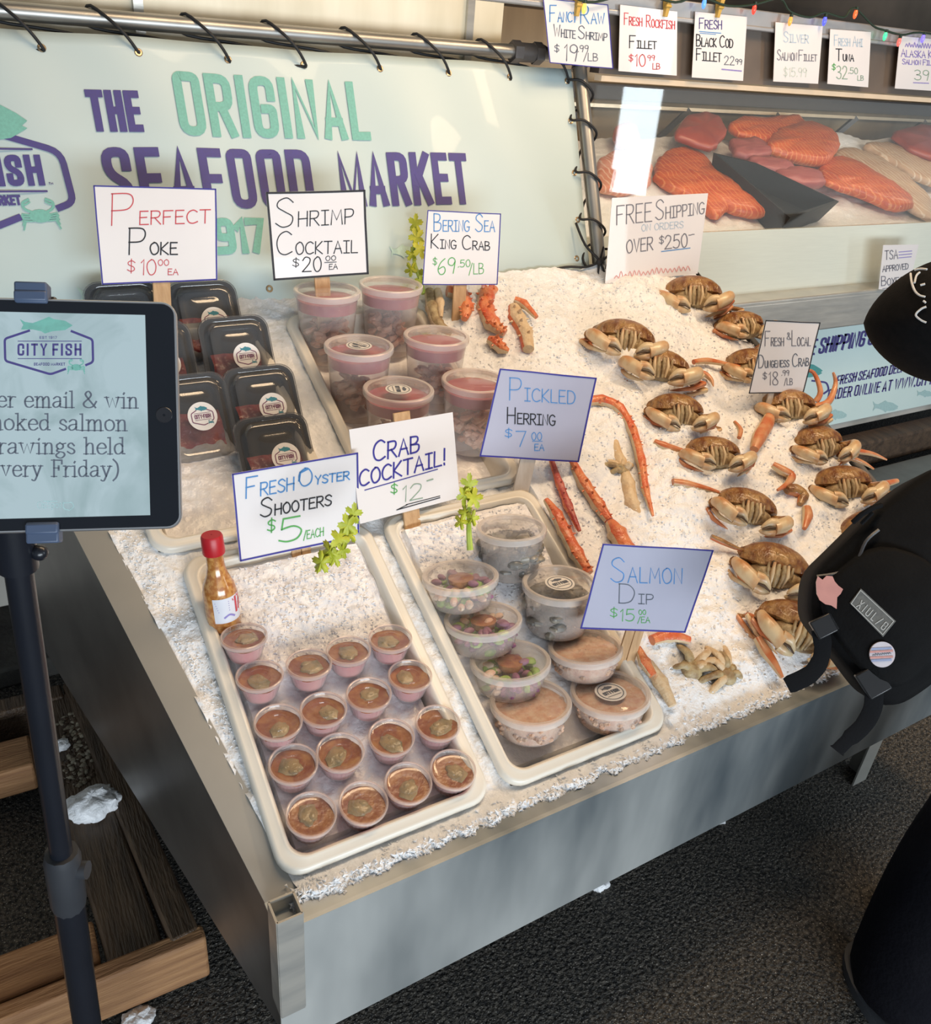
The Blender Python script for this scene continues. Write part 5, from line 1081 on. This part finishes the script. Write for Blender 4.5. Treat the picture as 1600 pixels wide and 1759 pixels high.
ptop = CAM + ray(22, 915) * .70; pb_ = CAM + ray(150, 1759) * 1.075; dr = (pb_ - ptop).normalized(); foot = ptop + dr * ((ptop.z - .02) / -dr.z)
mid = hit(112, 1475, ptop, (RF - dr * RF.dot(dr)).normalized())
def along(t): return ptop + dr * t
tm = (mid - ptop).dot(dr)
m = MB(); m.tube([along(-.03), along(tm)], .0115, 20); m.build('upper_pole', blk, stand)
m = MB(); m.tube([along(tm - .01), along(tm), along(tm + .075), along(tm + .085)], [.017, .019, .019, .016], 12); m.tube([along(tm + .02) + RX * .016, along(tm + .02) + RX * .026], .010, 10); m.build('height_clutch', mat('clutch_grey', (.035, .038, .045), .45), stand)
m = MB(); m.tube([along(tm + .08), foot], .0165, 20); m.build('lower_pole', blk, stand)
m = MB(); m.lathe([(.001, .0), (.15, 0), (.152, .006), (.145, .012), (.03, .02), (.02, .04), (.001, .04)], 48, M=Matrix.Translation((foot.x, foot.y, 0))); m.build('base_plate', blk, stand)
m = MB(); m.tube([along(-.02), along(.035)], .0165, 16); m.ball(along(.02) + RX * .020, .007); m.build('head_collar', blk, stand)
ua = lambda px, py: hit(px, py, TC, TN)
for (px, py, s) in ((54, 503, 1), (74, 915, -1)):
    c = ua(px, py); e = -TD * s; m = MB()
    m.bar(c - TU * .0115 - TN * .004, c + TU * .0115 - TN * .004, .016, .014, up=TN)
    m.bar(c - TU * .0115 + TN * .003 - e * .003, c + TU * .0115 + TN * .003 - e * .003, .008, .003, up=TN)
    m.build('clamp_jaw', blu, stand, bevel=.002)
m = MB(); m.bar(ua(54, 503) - TN * .013, ua(74, 915) - TN * .013, .03, .008, up=TN); m.tube([ua(64, 760) - TN * .012, along(-.03)], .012, 12); m.build('clamp_spine', blk, stand, bevel=.002)

# ================================================================== PALLET AND THINGS ON THE GROUND, LEFT
pw = mat('pallet_wood_pale', (.36, .19, .085), .7, c2=(.22, .105, .045), sc_=9, stretch=(.6, 6, 6), bump=.35, bsc=40, det=6)
pd = mat('pallet_wood_wet', (.10, .062, .036), .5, c2=(.045, .027, .016), sc_=9, stretch=(6, .7, 6), bump=.5, bsc=40, det=6)
pal = thing('wooden_pallet', 'weathered wooden pallet on the asphalt beside the ice table', 'pallet', Vector((-.3, .6, 0)))
def plank(a, b, w, t, m_):
    m = MB(); m.bar(a, b, w, t); return m.build('plank', m_, pal, bevel=.006)
plank((-.180, .275, .112), (-.222, 1.02, .112), .092, .024, pd)
plank((-.098, .272, .116), (-.172, 1.05, .116), .052, .034, pd)
plank((-1.0, .280, .075), (-.066, .268, .075), .034, .112, pw)
plank((-1.0, .345, .112), (-.236, .340, .112), .085, .026, pw)
plank((-1.0, .88, .090), (-.285, .862, .090), .10, .075, pw)
plank((-1.0, 1.03, .085), (-.20, 1.03, .085), .05, .09, pd)
plank((-.175, .30, .05), (-.205, 1.0, .05), .07, .095, pd)
def lump(px, py, z, r, lb, sd, flat=.55):
    c = hit(px, py, (0, 0, z), Vector((0, 0, 1))); m = MB()
    m.ball(c + Vector((0, 0, r * flat * .55)), (r, r * .8, r * flat), 0, n=40, k=20, f=lambda p: 1 + .30 * noise.noise(p * 2.2 + Vector((sd, 0, 0))) + .14 * noise.noise(p * 7) + .05 * noise.noise(p * 19))
    o = m.build('ice_lump', ice, smooth=60); return tag(o, lb, 'ice')
lump(162, 1390, .126, .050, 'white lump of ice melting on the pallet plank', 1)
lump(104, 1284, .126, .020, 'small bit of ice behind the stand pole on the pallet', 2)
lump(238, 1757, .0, .028, 'pale lump of ice on the ground at the bottom edge of the picture', 3)
lump(1030, 1520, .0, .022, 'grey clump of ice on the asphalt under the front panel', 4)
lump(1238, 1410, .0, .014, 'tiny bit of ice at the lower edge of the front panel', 5)
m = MB(); rd = random.Random(8)
for _ in range(260):
    c = hit(rd.gauss(132, 12), rd.uniform(1225, 1350), (0, 0, .125), Vector((0, 0, 1))); s = rd.uniform(.003, .009)
    m.ball(c, (s, s * rd.uniform(.5, 1), s * .4), rd.randrange(2), n=6, k=4, rot=Matrix.Rotation(rd.uniform(0, 3), 3, 'Z'))
o = m.build('wood_litter', [mat('litter_pale', (.36, .32, .25), .7, c2=(.2, .17, .12), sc_=60), pd], weld=False); tag(o, 'soggy chips and slush lying along the wet pallet plank', 'litter', kind='stuff')
m = MB(); m.bar((1.6, 1.24, .13), (4.4, 1.24, .13), .10, .12); o = m.build('timber_beam', pd, bevel=.01); tag(o, 'dark timber beam on the ground under the free shipping poster', 'beam')
m = MB(); m.bar((1.5, 1.02, .05), (4.0, 1.02, .05), .22, .10); o = m.build('steel_channel', steel_dark, bevel=.008); tag(o, 'low grey steel channel on the ground right of the ice table', 'channel')

# ================================================================== STRING OF LIGHTS, CLIPS
sl = thing('string_lights', 'string of small coloured lights hanging over the price rail', 'string lights', Vector((1.9, CY - .04, 1.68)))
LY = CY - .045
def sp(px, py): return hit(px, py, (0, LY, 0), FN)
m = MB(); path = [(960, -20), (1010, 4), (1060, -6), (1100, -12), (1160, 4), (1200, -6), (1250, 10), (1296, 8), (1340, -2), (1358, 20), (1392, 30), (1417, 22), (1450, 30), (1468, 14), (1500, 44), (1520, 52), (1550, 60), (1580, 56), (1640, 64)]
m.tube(smoothpts([sp(*q) for q in path], 4), .003, 6); m.build('cable', mat('cable_green', (.012, .03, .015), .5), sl)
for px, py, c in ((1004, 14, (1, .6, .1)), (1210, 6, (.1, .3, 1)), (1296, 16, (1, .05, .03)), (1358, 36, (1, .3, .05)), (1417, 36, (.08, .1, 1)), (1470, 24, (1, .12, .03)), (1521, 62, (.05, .8, .3)), (1545, 72, (1, .12, .1)), (1586, 66, (.2, .15, 1))):
    m = MB(); p = sp(px, py); m.tube([p + Vector((0, 0, .018)), p + Vector((0, 0, .010))], .005, 8, 1); m.ball(p, (.006, .006, .013), 0)
    nm = 'bulb_%02x%02x%02x' % tuple(int(x * 255) for x in c)
    m.build('bulb', [mat(nm, tuple(x * .7 + .02 for x in c), .2, emit=c, es=1.3), mat('cable_green', (.012, .03, .015), .5)], sl)
clipm = mat('clip_yellow', (.60, .38, .08), .5)
for (px, py), lb in (((993, 10), 'yellow clip holding the fancy raw white shrimp card'), ((1146, 12), 'yellow clip holding the rockfish card'), ((1236, 14), 'yellow clip holding the black cod card')):
    m = MB(); p = hit(px, py, (0, CY - .035, 0), FN)
    m.hexa([p + Vector((x, y, -.022)) for x, y in ((-.005, -.004), (.005, -.004), (.005, .006), (-.005, .006))], [p + Vector((x, y, .02)) for x, y in ((-.007, -.010), (.007, -.010), (.007, .012), (-.007, .012))])
    m.tube([p + Vector((-.009, -.006, .002)), p + Vector((.009, -.006, .002))], .004, 8)
    o = m.build('card_clip', clipm, bevel=.001); tag(o, lb, 'clip', 'clips on the price rail')

# ================================================================== PERSON AT THE RIGHT EDGE
def skin_body(name, nodes, edges, mats, parent, root, sub=2):
    names = list(nodes); idx = {n: i for i, n in enumerate(names)}
    inv = parent.matrix_world.inverted()
    me = bpy.data.meshes.new(name); me.from_pydata([inv @ Vector(nodes[n][0]) for n in names], [(idx[a], idx[b]) for a, b in edges], []); me.materials.append(mats)
    o = bpy.data.objects.new(name, me); COL.objects.link(o); o.parent = parent
    md = o.modifiers.new('skin', 'SKIN'); md.use_smooth_shade = True
    sv = me.skin_vertices[0].data
    for n in names:
        r_ = nodes[n][1]; sv[idx[n]].radius = r_ if hasattr(r_, '__len__') else (r_, r_); sv[idx[n]].use_root = (n == root)
    s_ = o.modifiers.new('sub', 'SUBSURF'); s_.levels = sub; s_.render_levels = sub
    return o
HD = CAM + ray(1652, 556) * 1.335                        # centre of the head
fw = (-RX * .78 + Vector((0, .55, -.28))).normalized()     # where the face looks: left and down to the crabs
ppl = thing('person', 'person in black jacket, trousers and hat bending towards the crabs', 'person', Vector((1.2, -.3, 0)))
skinM = mat('skin', (.42, .24, .17), .5, c2=(.38, .2, .14), sc_=20); jack = mat('black_jacket', (.005, .005, .006), .85, spec=.12, c2=(.003, .003, .004), sc_=60, bump=.1, bsc=160); trou = mat('black_trousers', (.005, .005, .008), .9, spec=.1, c2=(.007, .007, .010), sc_=14, bump=.2, bsc=120)
pel = Vector((1.24, -.36, .74)); chs = Vector((1.30, -.26, .98)); nkb = Vector((1.25, -.14, 1.115)); nk = nkb.lerp(HD, .45)
hipL = pel + Vector((-.075, -.02, -.03)); hipR = pel + Vector((.075, .05, -.03))
knL = Vector((1.10, -.40, .40)); anL = Vector((1.045, -.40, .085)); knR = Vector((1.25, -.30, .40)); anR = Vector((1.21, -.33, .085))
shL = chs + Vector((-.10, -.055, .085)); shR = chs + Vector((.12, .06, .085)); elL = Vector((1.17, -.36, .84)); elR = Vector((1.46, -.18, .84)); wrL = Vector((1.20, -.22, .75)); wrR = Vector((1.38, -.12, .75))
up_ = (HD - nk).normalized()
body = skin_body('body', dict(pel=(pel, (.11, .085)), chs=(chs, (.12, .085)), nkb=(nkb, .06), nk=(nk, .046), jaw=(HD - up_ * .045 + fw * .025, (.055, .06)), hd=(HD, (.074, .082)), crn=(HD + up_ * .055, (.06, .066)), nose=(HD - up_ * .012 + fw * .088, .010), hipL=(hipL, .08), hipR=(hipR, .08), knL=(knL, .055), knR=(knR, .055), anL=(anL, .038), anR=(anR, .038), toL=(anL + Vector((.03, .09, -.055)), .028), toR=(anR + Vector((.05, .09, -.055)), .028),
    shL=(shL, .055), shR=(shR, .055), elL=(elL, .04), elR=(elR, .04), wrL=(wrL, .028), wrR=(wrR, .028), haL=(wrL + Vector((.03, .05, -.045)), .034), haR=(wrR + Vector((-.02, .05, -.045)), .034)),
    [('pel', 'chs'), ('chs', 'nkb'), ('nkb', 'nk'), ('nk', 'jaw'), ('jaw', 'hd'), ('hd', 'crn'), ('hd', 'nose'), ('pel', 'hipL'), ('pel', 'hipR'), ('hipL', 'knL'), ('hipR', 'knR'), ('knL', 'anL'), ('knR', 'anR'), ('anL', 'toL'), ('anR', 'toR'), ('chs', 'shL'), ('chs', 'shR'), ('shL', 'elL'), ('shR', 'elR'), ('elL', 'wrL'), ('elR', 'wrR'), ('wrL', 'haL'), ('wrR', 'haR')], skinM, ppl, 'pel')
skin_body('jacket', dict(hem=(pel + Vector((-.10, .03, -.20)), (.20, .16)), hip=(pel + Vector((-.02, 0, -.07)), (.165, .135)), pel=(pel + Vector((0, 0, .04)), (.145, .115)), chs=(chs, (.15, .115)), nkb=(nkb, .088), col=(nk, .066), shL=(shL, .082), shR=(shR, .082), elL=(elL, .062), elR=(elR, .062), cuL=(wrL, .052), cuR=(wrR, .052), pkL=(wrL + Vector((.03, .05, -.05)), .062), pkR=(wrR + Vector((-.02, .05, -.05)), .062)),
    [('hem', 'hip'), ('hip', 'pel'), ('pel', 'chs'), ('chs', 'nkb'), ('nkb', 'col'), ('chs', 'shL'), ('chs', 'shR'), ('shL', 'elL'), ('shR', 'elR'), ('elL', 'cuL'), ('elR', 'cuR'), ('cuL', 'pkL'), ('cuR', 'pkR')], jack, ppl, 'pel')
skin_body('trousers', dict(pel=(pel, (.13, .105)), hipL=(hipL, .102), hipR=(hipR, .10), knL=(knL + Vector((-.045, .02, 0)), .115), knR=(knR, .09), shnL=(knL.lerp(anL, .6) + Vector((-.035, .01, 0)), .115), shnR=(knR.lerp(anR, .6), .09), anL=(anL + Vector((-.025, 0, -.03)), .112), anR=(anR + Vector((0, 0, -.03)), .092)),
    [('pel', 'hipL'), ('pel', 'hipR'), ('hipL', 'knL'), ('hipR', 'knR'), ('knL', 'shnL'), ('knR', 'shnR'), ('shnL', 'anL'), ('shnR', 'anR')], trou, ppl, 'pel')
shoeM = [mat('shoe_grey', (.022, .021, .021), .6, c2=(.03, .03, .03), sc_=40), mat('shoe_sole', (.06, .065, .075), .6)]
for a, d in ((anL, Vector((.35, .94, 0))), (anR, Vector((.5, .87, 0)))):
    m = MB(); d = d.normalized(); M = frame(Vector((a.x, a.y, 0)), Vector((0, 0, 1)), d)
    m.ball((.04, 0, .045), (.10, .046, .046), 0, M, n=24, k=12, f=lambda p: 1 - .25 * max(0, p.z) * max(0, p.x)); m.ball((-.02, 0, .075), (.055, .046, .045), 0, M, n=18, k=10)
    m.hexa([M @ Vector((.04 + .106 * math.cos(t) , .053 * math.sin(t), .0)) for t in [i * math.pi / 12 for i in range(24)]], [M @ Vector((.04 + .108 * math.cos(t), .055 * math.sin(t), .022)) for t in [i * math.pi / 12 for i in range(24)]], 1)
    m.build('shoe', shoeM, ppl)
# face details and hair under the hat
fx = fw.cross(up_).normalized(); m = MB()
for s in (-1, 1):
    m.ball(HD + fw * .074 + fx * s * .030 + up_ * .006, .011, 0, n=10, k=6); m.ball(HD + fw * .083 + fx * s * .030 + up_ * .006, .005, 1, n=8, k=5)
m.build('eye', [mat('eye_white', (.7, .68, .65), .3), mat('iris_dark', (.03, .02, .015), .2)], ppl)
m = MB(); m.tube([HD + fw * .072 - up_ * .058 + fx * x for x in (-.022, 0, .022)], [.004, .007, .004], 8); m.build('mouth', mat('lips', (.36, .15, .13), .5), ppl)
hairM = mat('dark_hair', (.014, .010, .009), .55, c2=(.03, .02, .016), sc_=60, stretch=(1, 1, 8))
m = MB(); m.ball(HD - fw * .022 - up_ * .012, (.094, .094, .098), 0, n=28, k=16); m.build('hair', hairM, ppl)
# hat: rounded black crown with a short brim over the eyes, white line drawing on its side
hx = (-RX * .97 + RD * .05 - RF * .1).normalized(); hz = (-RD * .9 - RX * .1 - RF * .2); hz = (hz - hx * hz.dot(hx)).normalized(); hy = hz.cross(hx)
HM = Matrix.Identity(4); hc = CAM + ray(1628, 551) * 1.325; HRs = (.122, .112, .098)
for i in range(3): HM[i][0] = hx[i] * HRs[0]; HM[i][1] = hy[i] * HRs[1]; HM[i][2] = hz[i] * HRs[2]; HM[i][3] = hc[i]
hatM = mat('hat_black', (.004, .004, .0045), .9, spec=.1, c2=(.006, .0055, .006), sc_=80, bump=.1, bsc=300)
m = MB()
m.ball((0, 0, 0), (1, 1, 1), 0, HM, n=48, k=28, f=lambda p: 1 - .12 * max(0, p.x) * abs(p.z) * 1.6)
hat = m.build('hat', hatM, ppl)
def hatpt(px, py):
    inv = HM.inverted(); o = inv @ CAM; d = (inv.to_3x3() @ ray(px, py)); A = d.dot(d); Bq = 2 * o.dot(d); Cq = o.dot(o) - 1; D_ = Bq * Bq - 4 * A * Cq
    t = (-Bq - math.sqrt(max(0, D_))) / (2 * A); return HM @ ((o + d * t) * 1.004)
m = MB()
for q in ([(1565, 470), (1567, 485), (1572, 499), (1580, 507), (1590, 510)], [(1572, 486), (1575, 474), (1581, 468)], [(1572, 464), (1582, 462), (1593, 463)], [(1592, 527), (1583, 531), (1574, 541), (1583, 550), (1592, 554)], [(1587, 517), (1591, 520)], [(1582, 490), (1590, 488)]):
    m.tube(smoothpts([hatpt(*p) for p in q], 4), .0016, 6)
m.build('embroidery', mat('white_thread', (.62, .62, .62), .7), hat)

# ================================================================== BACKPACK
BPD = 1.235; bn = (-RF * .93 - RX * .2 + Vector((0, 0, .1))).normalized(); bp0 = CAM + ray(1490, 1020) * BPD
bag = thing('backpack', 'black backpack with three badges worn by the person at the right', 'backpack', bp0)
bagM = mat('backpack_nylon', (.0045, .0045, .005), .8, spec=.15, c2=(.003, .003, .0035), sc_=30, bump=.1, bsc=220); web = mat('webbing', (.006, .006, .007), .85, spec=.15, bump=.1, bsc=300)
def bh(px, py, o=0): return hit(px, py, bp0 + bn * o, bn)
def bagslab(pts, prof, name, mt, k=2):
    P = [Vector(q) for q in pts]
    for _ in range(k): P = [x for i in range(len(P)) for x in (P[i].lerp(P[(i + 1) % len(P)], .22), P[i].lerp(P[(i + 1) % len(P)], .78))]
    c = sum(P, Vector((0, 0))) / len(P); m = MB(); rings = [[bh(*p.lerp(c, ins), 0) + bn * o for p in P] for ins, o in prof]; n = len(P); fs = [tuple(range(n))[::-1], tuple(range((len(rings) - 1) * n, len(rings) * n))]
    for r_ in range(len(rings) - 1):
        for i in range(n): fs.append((r_ * n + i, r_ * n + (i + 1) % n, (r_ + 1) * n + (i + 1) % n, (r_ + 1) * n + i))
    m.add([p for r in rings for p in r], fs); return m.build(name, mt, bag, smooth=50)
OUT = [(1398, 984), (1392, 1050), (1400, 1078), (1448, 1134), (1500, 1204), (1528, 1218), (1560, 1212), (1620, 1170), (1700, 1080), (1730, 950), (1700, 840), (1640, 790), (1588, 812), (1518, 866), (1448, 936)]
bagslab(OUT, ((.10, -.13), (.02, -.115), (0, -.03), (.02, -.008), (.10, 0)), 'main_bag', bagM)
bagslab([(1412, 1000), (1408, 1060), (1500, 1180), (1560, 1180), (1660, 1060), (1600, 960), (1500, 930)], ((.0, -.004), (.01, .010), (.08, .016)), 'front_pocket', bagM)
m = MB(); m.tube(smoothpts([bh(1404, 990, .004), bh(1440, 984, .008), bh(1470, 968, .010), bh(1488, 930, .008), bh(1510, 910, .006)], 4), .0025, 6); m.build('zip', mat('zip_grey', (.05, .05, .055), .35), bag)
m = MB(); m.tube([bh(1466, 897, .002), bh(1480, 884, .012), bh(1500, 872, .012), bh(1514, 868, .002)], .004, 8); m.tube([bh(1480, 900, .006), bh(1500, 880, .012)], .003, 6); m.build('haul_loop', web, bag)
for a, b in (((1408, 1060), (1426, 1090)), ((1486, 1150), (1514, 1192))):
    m = MB(); m.bar(bh(*a, .010), bh(*b, .010), .034, .012, up=bn); m.build('buckle', mat('buckle_black', (.02, .02, .022), .3), bag, bevel=.002)
for path, rad in (([(1410, 1082), (1414, 1112), (1408, 1138), (1390, 1160), (1352, 1178)], [.013, .012, .013, .014, .012]), ([(1502, 1186), (1500, 1216), (1484, 1246), (1456, 1272), (1438, 1290)], [.013, .013, .0125, .010, .012])):
    m = MB(); m.tube(smoothpts([bh(px, py, .004 - .004 * i) for i, (px, py) in enumerate(path)], 4), [rad[min(len(rad) - 1, i // 4)] for i in range(len(path) * 4 - 3)], 12, flat=.12, up=bn); m.build('strap', web, bag)
def badge(pts, o, th, name, mt, parent=bag): m = MB(); m.prism([bh(px, py, o) for px, py in pts], bn * th); return m.build(name, mt, parent)
badge([(1402, 1000), (1405, 990), (1413, 996), (1420, 989), (1430, 990), (1434, 999), (1440, 1006), (1448, 1012), (1444, 1020), (1438, 1026), (1437, 1046), (1428, 1040), (1418, 1038), (1408, 1031), (1403, 1020)], .016, .003, 'pink_pin', mat('pink_enamel', (.60, .28, .24), .35, c2=(.54, .25, .22), sc_=40, coat=.4))
pa = badge([(1479, 1011), (1539, 1067), (1517, 1094), (1460, 1036)], .016, .002, 'name_patch', mat('patch_grey', (.10, .10, .095), .7, c2=(.13, .13, .12), sc_=200))
mp = lambda px, py: bh(px, py, .0187); m = MB(); ribbon(m, [Vector(q) for q in ((1479, 1014), (1536, 1067), (1517, 1090), (1463, 1037))], 1.5, mp, 0, closed=True)
letters(m, 'XIUL/8', (1471, 1042), (1518, 1084), 15, mp, 0, BLOCK, w=1.8, up=(10, -12), gap=.42); m.build('lettering', ink('patch_white', (.42, .42, .40)), pa)
rp_ = badge([(1515 + 22 * math.cos(t), 1124 + 22 * math.sin(t)) for t in [i * math.pi / 18 for i in range(36)]], .016, .004, 'round_badge', mat('badge_white', (.62, .60, .66), .3, c2=(.58, .50, .54), sc_=30, coat=.5))
m = MB(); mp = lambda px, py: bh(px, py, .0207)
for k, (dy, c_) in enumerate(((-10, 0), (-5, 1), (5, 1), (10, 0))):
    w_ = math.sqrt(19 ** 2 - dy * dy); ribbon(m, [(1515 - w_, 1124 + dy - w_ * -.05), (1515 + w_, 1124 + dy - w_ * .05)], 3.6, mp, c_)
squiggle(m, (1500, 1126), (1531, 1123), 3, mp, 2, 1.2, n=16); m.build('stripes', [ink('badge_blue', (.30, .36, .55)), ink('badge_pink', (.60, .30, .28)), ink('slate', INK['slate'])], rp_)
